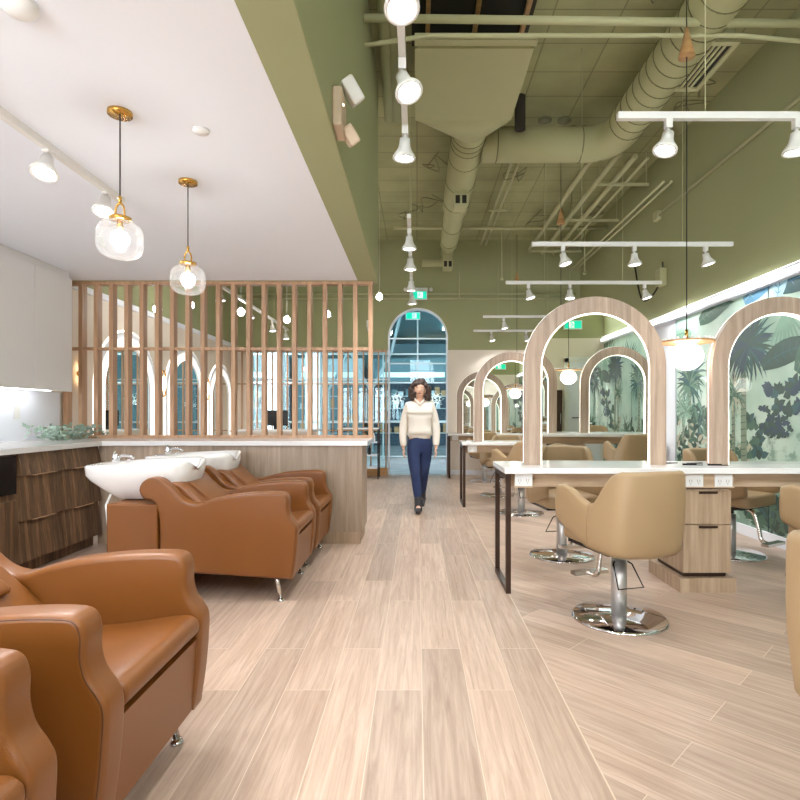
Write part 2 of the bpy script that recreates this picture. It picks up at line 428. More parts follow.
# arch glazing above door height
w2 = struct('window_2', MB().box(AX0 + .035, AX1 - .035, YB + .05, YB + .08, 2.84, 2.87).box(AX0 + .035, AX1 - .035, YB + .05, YB + .08, 2.32, 2.345), 'alu')
MB().prism([(p[0], p[1]) for p in [(AC - (AR - .035) * math.cos(t), AS + .01 + (AR - .04) * math.sin(t)) for t in [PI * i / 32 for i in range(33)]]], 'Y', YB + .06, YB + .07).build('glass_pane', 'paneclear', w2)
# left storefront glazing in the back wall
w1 = struct('window_1', MB().box(-3.45, AX0, YB + .04, YB + .09, 0, 0.08).box(-3.45, AX0, YB + .04, YB + .09, ZB - .05, ZB).box(-3.45, AX0, YB + .045, YB + .085, 1.08, 1.11).box(-3.45, AX0, YB + .045, YB + .085, 1.98, 2.01), 'alu')
MB().box(-3.45, AX0, YB + .06, YB + .068, 0.08, ZB - .05).build('glass_pane', 'paneclear', w1)
# wall behind the camera: door, plain wall, big added window to the left
struct('wall_front', MB().box(0.2, XR, YF - .1, YF, 0, 2.6), 'cream')
struct('wall_front', MB().box(XL, XR, YF - .1, YF, 2.6, 3.3).box(XL, XR, YF - .1, YF, 4.75, ZT).box(XL, -.43, YF - .1, YF, 3.3, 4.75).box(3.3, XR, YF - .1, YF, 3.3, 4.75).box(XL, XL + .15, YF - .1, YF, 0, 2.6).box(XL, .2, YF - .1, YF, 0, .3).box(-1.0, .2, YF - .1, YF, .3, 2.6), 'olive')
struct('added_window_4', MB().box(-.43, 3.3, YF - .08, YF - .04, 3.3, 3.35).box(-.43, 3.3, YF - .08, YF - .04, 4.7, 4.75).box(.8, .85, YF - .08, YF - .04, 3.35, 4.7).box(2.05, 2.1, YF - .08, YF - .04, 3.35, 4.7), 'white')  # unseen high window, added to bring daylight up to the ceiling
w3 = struct('added_window_3', MB().box(XL + .15, -1.0, YF - .08, YF - .04, .3, .36).box(XL + .15, -1.0, YF - .08, YF - .04, 2.54, 2.6).box(-2.4, -2.34, YF - .08, YF - .04, .3, 2.6), 'white')  # unseen, put in to let daylight reach the room
d1 = struct('door_1', MB().box(2.72, 3.36, YF, YF + .03, 0, 2.12), 'white', 0.003)
MB().box(2.64, 2.72, YF, YF + .045, 0, 2.2).box(3.36, 3.42, YF, YF + .045, 0, 2.2).box(2.64, 3.42, YF, YF + .045, 2.12, 2.22).build('door_frame', 'plastic', d1)
MB().cyl((2.8, YF + .03, 1.0), (2.8, YF + .09, 1.0), 0.012).cyl((2.8, YF + .08, 1.0), (2.92, YF + .08, 1.0), 0.01).build('door_handle', 'black', d1)

# mural on the right wall
MY0, MY1, MZ0, MZ1 = YF + .02, 7.23, 0.11, 2.50
def wp(px, py):
    y = XR * F / (px - CX); return (y, EYE + (CY - py) * y / F)
mur_mats = []
def mural_bg():
    m, nt, bs = new_mat('mural_mist'); N = nt.nodes; L = nt.links
    tc = N.new('ShaderNodeTexCoord')
    n = N.new('ShaderNodeTexNoise'); n.inputs['Scale'].default_value = 1.3; n.inputs['Detail'].default_value = 5
    L.new(tc.outputs['Object'], n.inputs['Vector'])
    cr = N.new('ShaderNodeValToRGB'); e = cr.color_ramp.elements
    e[0].position = 0.3; e[0].color = rgb(158, 192, 178); e[1].position = 0.66; e[1].color = rgb(218, 234, 222)
    k = e.new(0.48); k.color = rgb(190, 216, 202)
    L.new(n.outputs['Fac'], cr.inputs[0])
    # soft brush marks of distant undergrowth towards the ground of the painting
    sp = N.new('ShaderNodeSeparateXYZ'); L.new(tc.outputs['Object'], sp.inputs[0])
    n2 = N.new('ShaderNodeTexNoise'); n2.inputs['Scale'].default_value = 7; n2.inputs['Detail'].default_value = 8; n2.inputs['Roughness'].default_value = 0.7
    L.new(tc.outputs['Object'], n2.inputs['Vector'])
    ma = N.new('ShaderNodeMapRange'); ma.inputs[1].default_value = 1.5; ma.inputs[2].default_value = 0.3; ma.inputs[3].default_value = -0.1; ma.inputs[4].default_value = 0.22
    L.new(sp.outputs['Z'], ma.inputs[0])
    ad = N.new('ShaderNodeMath'); L.new(n2.outputs['Fac'], ad.inputs[0]); L.new(ma.outputs[0], ad.inputs[1])
    st = N.new('ShaderNodeMapRange'); st.inputs[1].default_value = 0.55; st.inputs[2].default_value = 0.68; st.inputs[4].default_value = 0.75
    L.new(ad.outputs[0], st.inputs[0])
    mx = N.new('ShaderNodeMix'); mx.data_type = 'RGBA'; L.new(st.outputs[0], mx.inputs[0]); L.new(cr.outputs[0], mx.inputs[6])
    mx.inputs[7].default_value = rgb(92, 130, 112)
    L.new(mx.outputs[2], bs.inputs['Base Color'])
    bs.inputs['Roughness'].default_value = 0.5; bs.inputs['Coat Weight'].default_value = 0.6; bs.inputs['Coat Roughness'].default_value = 0.01
    return m
pal = {'mist': mural_bg()}
for k, c in {'navy': (36, 60, 82), 'teal': (48, 90, 94), 'sage': (104, 140, 120), 'pale': (140, 178, 158), 'dgreen': (38, 70, 60),
             'mid': (68, 104, 86), 'trunk': (132, 146, 126), 'blush': (186, 184, 162), 'ice': (172, 208, 222), 'blue': (96, 142, 172)}.items():
    pal[k] = plain('mural_' + k, rgb(*c), 0.5, coat=0.6, var=0.22, vscale=9)
pk = list(pal)
mur = MB(); mur.box(XR - 0.004, XR - .001, MY0, MY1, MZ0, MZ1, 0)
lay = [0.0045]
def flat(pts, col):
    lay[0] = 0.0045 + ((lay[0] - 0.0045) + 0.00001) % 0.0045; x = XR - lay[0]
    mur.add([(x, min(MY1, max(MY0, p[0])), min(MZ1, max(MZ0, p[1]))) for p in pts], [list(range(len(pts)))], False, pk.index(col))
def blade(y, z, ang, L, w, col, droop=0.0, fingers=False):
    n = 8; up = []; dn = []
    a = ang; cy, cz = y, z
    for i in range(n + 1):
        t = i / n; ww = w * math.sin(PI * min(1, 0.12 + t * 0.9)) * (1 - 0.3 * t)
        nx, nz = -math.sin(a), math.cos(a)
        up.append((cy + nx * ww, cz + nz * ww)); dn.append((cy - nx * ww, cz - nz * ww))
        cy += math.cos(a) * L / n; cz += math.sin(a) * L / n
        a -= droop / n * (1 if math.cos(ang) >= 0 else -1)
    flat(up + dn[::-1], col)
def fanpalm(y, z, r, cols, trunk=None, dens=22, tw=0.03, seed=0):
    rn = random.Random(seed)
    if trunk:
        flat([(y - tw, z), (y + tw, z), (y + tw * 1.2 + .02, z - trunk), (y - tw * 1.2 + .02, z - trunk)], 'trunk')
        for k in range(int(trunk / .07)):
            zz = z - .05 - k * .07; flat([(y - tw, zz), (y + tw, zz + .012), (y + tw, zz + .022), (y - tw, zz + .012)], 'mid')
    for h in range(3):
        hy, hz = y + rn.uniform(-.25, .25) * r, z + rn.uniform(-.15, .25) * r
        for k in range(dens):
            a = R(-70 + 320 * k / dens) + rn.uniform(-.06, .06)
            blade(hy, hz, a, r * rn.uniform(.7, 1.0), r * 0.045, rn.choice(cols), droop=rn.uniform(.3, .9))
def feather(y, z, ang, L, cols, seed=0):
    rn = random.Random(seed); a = ang; cy, cz = y, z; n = 18
    for i in range(n):
        cy += math.cos(a) * L / n; cz += math.sin(a) * L / n; a -= (1 if math.cos(ang) >= 0 else -1) * 0.07
        l = L * .38 * math.sin(PI * (i + 1.5) / (n + 2))
        for sgn in (1, -1):
            blade(cy, cz, a + sgn * 0.9 - .1, l, L * .018, rn.choice(cols), droop=.5)
def banana(y, z, ang, L, w, col, col2, seed=0):
    blade(y, z, ang, L, w, col, droop=.5)
    for k in range(7):
        t = .12 + .11 * k
        for sg in (1, -1):
            blade(y + math.cos(ang - .25 * t) * L * t, z + math.sin(ang - .25 * t) * L * t, ang + sg * 1.0, w * .8 * math.sin(PI * min(.95, t + .1)), .006, col2)
    blade(y, z, ang, L * .97, .008, col2, droop=.5)
def shrub(y, z, r, cols, n=16, seed=0, lw=.3):
    rn = random.Random(seed)
    for k in range(n):
        yy, zz = y + rn.uniform(-r, r), z + rn.uniform(-r, r) * .8
        for q in range(4):
            a = R(30 + 45 * q) + rn.uniform(-.5, .5)
            blade(yy, zz, a, r * rn.uniform(.35, .6), r * lw * .35, rn.choice(cols), droop=.3)
def W(px, py): return wp(px, py)
def V(px, py):
    yv = XR * F / (px - CX); return (8.24 - yv, EYE + (CY - py) * yv / F)
def V1(px, py):
    yv = XR * F / (px - 430); return (8.2 - yv, EYE + (407 - py) * yv / F)
# painted plants visible between and around the arches, as they stand on the wall
y_, z_ = W(690, 382); fanpalm(y_, z_, .42, ['sage', 'mid', 'teal'], 1.3, 18, .035, 1)
y_, z_ = W(684, 412); fanpalm(y_, z_, .3, ['pale', 'sage'], .8, 14, .025, 2)
y_, z_ = V(743, 352); fanpalm(y_, z_, .50, ['navy', 'teal', 'navy', 'dgreen'], 1.6, 26, .045, 3)
y_, z_ = V(733, 395); fanpalm(y_, z_, .3, ['blush', 'mid', 'sage'], 1.2, 14, .03, 4)
y_, z_ = V(778, 318)
for k in range(9): blade(y_ + .1, z_ + .05, R(-130 + 11 * k), .4, .02, 'pale', .2)
y_, z_ = V(762, 366); banana(y_, z_, R(20), .9, .14, 'dgreen', 'teal')
banana(y_ + .5, z_ - .1, R(60), .6, .12, 'mid', 'sage')
y_, z_ = W(700, 322); banana(y_, z_, R(160), .75, .14, 'mid', 'sage'); banana(y_ + .2, z_ - .12, R(15), .55, .09, 'pale', 'sage')
y_, z_ = W(745, 302); banana(y_, z_, R(150), .9, .16, 'blue', 'ice'); banana(y_ - .5, z_ + .02, R(170), .9, .15, 'teal', 'blue')
y_, z_ = W(778, 300); banana(y_, z_, R(100), .5, .12, 'ice', 'blue')
for (px, py, r, cs, sd) in ((703, 422, .3, ['mid', 'dgreen', 'sage'], 7), 
                            (690, 445, .32, ['mid', 'dgreen', 'blush'], 9), (772, 520, .25, ['dgreen', 'mid'], 11), (755, 500, .25, ['dgreen', 'mid', 'sage'], 12)):
    y_, z_ = W(px, py); shrub(y_, z_, r, cs, 20, sd)
for (px, py, r, cs, sd) in ((786, 405, .24, ['navy', 'dgreen', 'teal'], 5), (770, 422, .15, ['navy', 'dgreen'], 6), (782, 430, .13, ['navy', 'dgreen'], 16), (757, 440, .24, ['mid', 'dgreen', 'teal'], 8), (738, 450, .2, ['blush', 'mid'], 10)):
    y_, z_ = V(px, py); shrub(y_, z_, r, cs, 14, sd, .5)
for (px, py, r, cs, sd) in ((602, 368, .6, ['teal', 'sage', 'dgreen'], 31), (627, 366, .6, ['teal', 'dgreen', 'mid'], 32)):
    y_, z_ = V1(px, py); fanpalm(y_, z_, r, cs, 1.5, 22, .04, sd)
for (px, py, r, sd) in ((600, 425, .5, 33), (618, 428, .5, 34), (636, 425, .5, 35)):
    y_, z_ = V1(px, py); shrub(y_, z_, r, ['mid', 'dgreen', 'sage'], 24, sd)
y_, z_ = W(775, 530)
for k in range(12): blade(y_, z_, R(20 + 13 * k), .5, .035, ['dgreen', 'mid', 'teal'][k % 3], .7)
# the rest of the painting, seen only in the mirrors
for k, (yy, zz) in enumerate(((3.9, 1.8), (1.2, 1.7), (0.3, 1.9))):
    fanpalm(yy, zz, .5, [['navy', 'teal', 'dgreen'], ['sage', 'mid', 'teal']][k % 2], 1.4, 22, .04, 20 + k)
    shrub(yy + .4, .6, .4, ['mid', 'dgreen', 'sage'], 22, 40 + k); shrub(yy - .1, .35, .35, ['mid', 'teal'], 14, 60 + k)
mural = mur.build('mural_panel', [pal[k] for k in pk])
tag(mural, 'glossy wall mural of blue-green palms and leaves on pale mint along the right wall', 'mural')
for yy in (5.34, 3.45, 1.56, -.33): MB().box(XR - .0105, XR - .0092, yy - .005, yy + .005, MZ0, MZ1).build('panel_seam', 'malldark', mural)
MB().box(XR - .012, XR - .001, MY1, MY1 + .03, MZ0, MZ1).build('edge_strip', 'alu', mural)
cv = MB().box(XR - .07, XR, YF, YB, 2.565, 2.60).box(XR - .07, XR - .06, YF, YB, 2.50, 2.565)
struct('trim_4', cv, 'white')
o = MB().box(XR - .074, XR - .071, YF + .05, YB - .05, 2.525, 2.575).build('led_strip', 'cove'); tag(o, 'bright cool white light band along the ledge above the mural', 'light strip')
o = MB().box(XR - .06, XR - .02, YF + .05, YB - .05, 2.603, 2.61).build('led_strip', 'cove'); tag(o, 'cool white light strip on top of the ledge washing the green wall', 'light strip')
# left wall arched mirrors beyond the screen
def archpts(c, r, z0, zs, n=24): return [(c - r, z0)] + [(c - r * math.cos(t), zs + r * math.sin(t)) for t in [PI * i / n for i in range(n + 1)]] + [(c + r, z0)]
def archband(mb, c, ro, ri, z0, zs, a, b, axis, mi=0, n=32):
    po = archpts(c, ro, z0, zs, n); pi_ = archpts(c, ri, z0, zs, n); k = len(po)
    def P(p, t): return {'X': (t, p[0], p[1]), 'Y': (p[0], t, p[1])}[axis]
    vs = [P(p, a) for p in po] + [P(p, a) for p in pi_] + [P(p, b) for p in po] + [P(p, b) for p in pi_]; fs = []
    for i in range(k - 1):
        fs += [(i, i + 1, k + i + 1, k + i), (2 * k + i, 3 * k + i, 3 * k + i + 1, 2 * k + i + 1), (k + i, k + i + 1, 3 * k + i + 1, 3 * k + i), (i, 2 * k + i, 2 * k + i + 1, i + 1)]
    fs += [(0, k, 3 * k, 2 * k), (k - 1, 3 * k - 1, 4 * k - 1, 2 * k - 1)]
    return mb.add(vs, fs, False, mi)
wm = ['nearest the kitchen cupboards', 'in the middle of the row', 'nearest the shop front']
for i, c in enumerate((7.32, 9.15, 10.75)):
    r = .57 if i < 2 else .45
    t = thing('wall_arch_mirror', 'tall glowing arched mirror on the left cream wall, ' + wm[i], 'mirror', (XL, c, 0), 0, 'arched mirrors on the left wall')
    archband(MB(), 0, r + .2, r, 0.35, 1.58, 0, 0.022, 'X').build('frame', 'white', t)
    archband(MB(), 0, r + .2 + .02, r + .2, 0.35, 1.58, 0, 0.012, 'X').build('led_edge', 'led', t)
    archband(MB(), 0, r + .13, r, 0.36, 1.58, .0225, .026, 'X').build('glowing_band', 'softglow', t)
    MB().prism(archpts(0, r, .35, 1.6), 'X', 0.004, 0.012).build('mirror_glass', 'mirror', t)
for i, c in enumerate((6.25, 8.25, 9.98)):
    t = thing('wall_sconce', 'brass oval wall sconce on the left cream wall ' + ['by the kitchen end', 'between the two larger arched mirrors', 'between the farthest two arched mirrors'][i], 'wall light', (XL, c, 1.72), 0, 'brass sconces on the left wall')
    ring = [(0.05, .06 * math.cos(a), (.13 if math.sin(a) > 0 else -.13) + .06 * math.sin(a)) for a in [2 * PI * k / 24 for k in range(24)]]
    MB().tube(ring, 0.012, 8, True).cyl((0, 0, 0), (.05, 0, 0), .03).build('ring', 'brass', t)
    MB().ball((.055, 0, 0), .03, .03, .12).build('bulb', 'warmglow', t)

# ------------------------------------------------------------------ the mall beyond the glass
struct('floor', MB().box(-9, 9, YB, 26, -.1, 0), 'malltile')
sf = thing('shop_front', 'pale metal framed glass shop front with two glass doors beyond the arched opening', 'shop front', (0, 15.8, 0))
fr = MB()
for x in (-6, -4.6, -3.2, -1.75, -.97, .02, 1.0, 2.4, 4): fr.box(x - .02, x + .02, -.03, .03, 0, 4.2)
for z in (.06, 1.05, 2.18, 3.0): fr.box(-6, 4, -.025, .025, z - .02, z + .02)
fr.build('frame', 'alu', sf); MB().box(-6, 4, -.004, .004, .08, 4.2).build('glass', 'pane', sf)
def star(cx, cz):
    mb = MB(); r = .235
    for k in range(8):
        a = 2 * PI * k / 8; da = PI / 8
        p = [(cx + q * math.cos(a + s), 0, cz + q * math.sin(a + s)) for q, s in ((.13, -da * 1.2), (r, 0), (.13, da * 1.2), (.075, 0))]
        mb.tube([(x, -.012, z) for x, y, z in p], .004, 6, True)
    mb.tube([(cx + .11 * math.cos(t), -.012, cz + .11 * math.sin(t)) for t in [2 * PI * k / 24 for k in range(24)]], .006, 6, True)
    s = [(cx + .035 * math.cos(t), -.012, cz + .028 + .03 * math.sin(t)) for t in [R(20 + 25 * k) for k in range(10)]]
    s += [(cx + .035 * math.cos(t), -.012, cz - .028 + .03 * math.sin(t)) for t in [R(90 - 25 * k) for k in range(11)]]
    mb.tube(s, .009, 6); return mb
for cx in (-.575, .545): star(cx, 1.71).build('star_logo', 'signwhite', sf)
fm = MB()
rn = random.Random(3)
struct('wall_far', MB().box(-9, 9, 25.9, 26, 0, 6), 'mallteal')
struct('ceiling', MB().box(-9, 9, YB + .12, 26, 4.6, 4.7), 'mallteal')
struct('wall_far', MB().box(-9, -8.9, YB + .12, 26, 0, 6).box(8.9, 9, YB + .12, 26, 0, 6), 'mallteal')
for i, (x0, x1, z1, mt, lb) in enumerate(((-8.6, -5.2, 3.4, 'malldark', 'dark shop with lit shelves far left across the mall'), (-4.9, -2.2, 3.3, 'mallteal', 'teal shop with lit shelves across the mall, behind the slat screen'), (-1.8, 1.4, 3.3, 'malldark', 'dark shop with lit shelves across the mall straight through the arch'))):
    s = thing('mall_shop', lb, 'shop', (0, 22, 0), 0, 'shops across the mall')
    MB().box(x0, x1, 0.6, 3, 0, z1).build('shop_wall', mt, s)
    MB().box(x0 - .05, x1 + .05, -.1, .6, 2.6, z1 + .2).build('fascia', 'mallwhite' if i == 1 else 'mallteal', s)
    MB().box(x0 + .3, x1 - .3, -.12, -.1, 2.75, 2.95).build('lit_sign', 'signwhite', s)
    sh = MB()
    for z in (.5, 1.0, 1.5, 2.0): sh.box(x0 + .1, x1 - .1, .3, .6, z, z + .03)
    sh.build('shelf', 'mallwhite', s)
    goods = MB()
    for z in (.53, 1.03, 1.53, 2.03):
        x = x0 + .15
        while x < x1 - .3:
            w = rn.uniform(.08, .22)
            goods.box(x, x + w, .32, .55, z, z + rn.uniform(.15, .38), rn.randrange(4)); x += w + rn.uniform(.02, .15)
    tag(goods.build('shelf_goods', ['mallteal', 'malldark', 'mallwhite', 'tan'], s), kind='stuff')
for i, x in enumerate((-3.0, -1.55)):
    t = thing('branching_column', 'white column that branches at the top beyond the glass, ' + ['farther left one', 'nearer the arched opening'][i], 'column', (x, 18.5, 0), 0, 'branching mall columns')
    MB().tube([(0, 0, 0), (0, 0, 2.1)], .09, 12).build('trunk', 'mallwhite', t)
    for sx in (-1, 1): MB().tube([(0, 0, 2.05), (sx * .25, 0, 2.5), (sx * .7, 0, 3.4), (sx * 1.0, 0, 4.6)], .05, 8).build('branch', 'mallwhite', t)
o = MB().box(-3.95, -3.5, 14.2, 14.6, 0, 4.6).build('mall_pillar', 'mallwhite'); tag(o, 'square white pillar seen through the slat screen, at far left', 'pillar')
o = MB().box(-2.75, -2.4, 13.6, 13.9, 0, 4.6).build('mall_pillar', 'mallwhite'); tag(o, 'square white pillar seen through the middle of the slat screen', 'pillar')
for i, (x, y, l) in enumerate(((-4.5, 17.5, 2), (-1.2, 18, 1.6), (.8, 13.4, .8), (1.0, 19, 2.5), (.25, 16.5, .8), (-2.5, 14.5, 2.2), (-3.4, 12.2, 1.6))):
    o = MB().box(x, x + .08, y, y + max(l, .6), 4.56, 4.6).build('ceiling_light_bar', 'bar')
    tag(o, 'thin bright light bar on the teal mall ceiling beyond the glass', 'ceiling light', 'light bars on the mall ceiling')

# ------------------------------------------------------------------ kitchen run at left
t = thing('wall_cabinet', 'tall white handleless upper cabinets reaching the ceiling above the left worktop', 'cabinet', (0, 0, 0))
MB().box(XL, -3.52, 1.2, 5.58, 1.50, ZC - .06).build('body', 'cab', t, .002)
for k in range(8):
    y1 = 5.578 - .545 * k; y0 = y1 - .541
    MB().box(-3.518, -3.498, y0, y1, 1.485, ZC - .075).build('door', 'cab', t, .0015)
MB().box(XL, -3.53, 1.2, 5.58, ZC - .058, ZC - .002).build('top_filler', 'cab', t)
MB().box(-3.7, -3.66, 1.4, 5.5, 1.49, 1.498).build('light_strip', 'kitchenled', t)
struct('trim_5', MB().box(XL, XL + .02, 1.2, 5.9, 1.0, 1.49), 'white')
t = thing('base_cabinet', 'dark walnut base cabinet with stepped wide drawers along the left wall', 'cabinet', (0, 0, 0))
MB().box(XL + .002, -3.08, 1.2, 4.2, 0.1, .93).box(XL + .002, -3.08, 4.2, 5.3, .1, .955).build('body', 'walnut', t)
MB().box(XL + .002, -3.12, 1.2, 5.3, 0, .1).build('plinth', 'walnut', t)
for (y0, y1) in ((4.23, 4.73), (4.735, 5.29)):
    for j, (z0, z1) in enumerate(((.78, .95), (.43, .775), (.11, .425))):
        d = MB().prism([(-3.078, z0), (-3.078, z1), (-3.068, z1), (-3.036, z0)], 'Y', y0, y1).build('drawer', 'walnut', t)
        ym = (y0 + y1) / 2
        if j < 2: MB().box(-3.05, -3.018, ym - .13, ym + .13, z0 - .006, z0 - .001).build('edge_pull', 'slat', d)
MB().box(-3.078, -3.05, 1.2, 4.2, .11, .60).build('lower_panel', 'walnut', t, .002)
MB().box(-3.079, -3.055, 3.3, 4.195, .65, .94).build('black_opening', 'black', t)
t = MB().prism([(XL, 1.2), (-3.02, 1.2), (-3.02, 5.27), (-.475, 5.27), (-.475, 6.05), (XL, 6.05)], 'Z', .955, 1.0).build('worktop', 'quartz', None, .003)
tag(t, 'white stone worktop turning from the left wall across the low divider', 'worktop')
o = MB().box(-3.08, -.53, 5.32, 5.82, .12, .953).build('body', 'panel', None)
t = thing('divider_counter', 'low grey-oak boarded divider with a dark recessed plinth behind the wash units', 'counter')
o.parent = t
MB().box(-3.1, -.55, 5.34, 5.8, 0, .12).build('plinth', 'oakz', t)
# outlet on backsplash
t = thing('wall_socket', 'small white socket plate on the bright splashback under the cabinets', 'socket', (XL + .02, 5.26, 1.27))
MB().box(0, .008, -.04, .04, -.06, .06).build('plate', 'plastic', t, .002)
# slat screen
SX = [(81.7 + 15.2 * k - CX) / F * 5.98 for k in range(20)]
t = thing('slat_screen', 'tall brown timber slat screen standing on the divider worktop up to the ceiling edge', 'screen', (0, 6.0, 0))
for x in [-3.81] + SX: MB().box(x - .022, x + .022, -.045, .045, 1.03, ZC - .035).build('slat', 'slat', t, .002)
MB().box(XL + .005, SX[-1] + .03, -.045, .045, ZC - .035, ZC - .001).build('top_rail', 'slat', t)
MB().box(XL + .005, SX[-1] + .03, -.045, .045, 1.001, 1.03).build('bottom_rail', 'slat', t)
MB().box(XL + .005, SX[-1] + .02, -.03, .03, 1.955, 1.985).build('middle_rail', 'slat', t)
# far slat screen
t = thing('slat_screen', 'thin honey timber slat screen in front of the shop front glazing at the back', 'screen', (0, 11.38, 0))
x = -3.78
while x < -.62:
    MB().box(x - .014, x + .014, -.02, .02, 0.16, 2.58).build('slat', 'slat', t); x += .157
MB().box(-3.84, -.62, -.025, .025, 2.56, 2.6).box(-3.84, -.62, -.02, .02, 1.88, 1.905).box(-3.84, -.62, -.02, .02, .92, .945).build('rail', 'slat', t)
MB().box(-3.84, -.61, -.05, .05, 0, .16).build('base_beam', 'tan', t)
t = thing('display_shelf', 'low black framed display shelf with white boards behind the far slat screen', 'shelf', (-1.0, 10.9, 0))
MB().box(-.55, .25, -.2, .2, .97, 1.0).build('top', 'quartz', t)
for z in (.2, .45, .7): MB().box(-.53, .23, -.18, .18, z, z + .02).build('shelf', 'white', t)
lg = MB()
for a in (-.54, .24):
    for b in (-.19, .19): MB().box(a - .012, a + .012, b - .012, b + .012, 0, .97).build('leg', 'black', t)
for k in range(8):
    o = MB().lathe([(.0, 0), (.032, 0), (.032, .12), (.012, .15), (.012, .18), (0, .18)], 12).build('bottle', ['black', 'plastic', 'tan'][k % 3]); o.location = (-1.45 + .085 * k, 10.85, .72 if k % 2 else .47)
    tag(o, 'small salon bottle on the black framed display shelf at the back', 'bottle', 'bottles on the display shelf')
t = thing('reception_desk', 'pale desk with a white top behind the timber slat screen', 'desk', (-2.35, 9.3, 0))
MB().box(-.65, .6, -.3, .3, 0.06, .97).build('body', 'cream', t, .004); MB().box(-.7, .65, -.35, .35, .97, 1.01).build('top', 'quartz', t, .003)
MB().box(-.62, .57, -.26, .27, 0, .06).build('plinth', 'oakz', t)
o = MB().box(-.2, .2, -.02, .02, 0.0, .26).box(-.03, .03, -.03, .03, -.06, 0).build('monitor', 'black'); o.location = (-2.4, 9.35, 1.07)
tag(o, 'small black monitor on the pale desk behind the slat screen', 'monitor')

# eucalyptus garland
gm = MB(); rn = random.Random(5)
for st in range(7):
    y = 5.15 + .11 * st; x = -3.55 + rn.uniform(-.05, .08)
    pts = [(x + rn.uniform(-.03, .03), y + .07 * q, 1.012 + .045 * math.sin(q * 1.1 + st)) for q in range(5)]
    gm.tube(pts, .003, 5)
    for q in range(60):
        p = Vector(pts[rn.randrange(5)]) + Vector((rn.uniform(-.13, .13), rn.uniform(-.09, .09), rn.uniform(0.0, .085)))
        a = Vector((rn.uniform(-1, 1), rn.uniform(-1, 1), rn.uniform(-.4, 1))).normalized(); b = a.orthogonal().normalized(); L_ = rn.uniform(.035, .06); w = L_ * .33
        vs = [p, p + a * L_ * .5 + b * w, p + a * L_, p + a * L_ * .5 - b * w]
        vs = [(v[0], v[1], max(v[2], 1.002)) for v in vs]
        gm.add(vs, [(0, 1, 2, 3)])
o = gm.build('eucalyptus_garland', 'leafgrey'); tag(o, 'grey-green eucalyptus garland lying in the corner of the white worktop', 'garland')

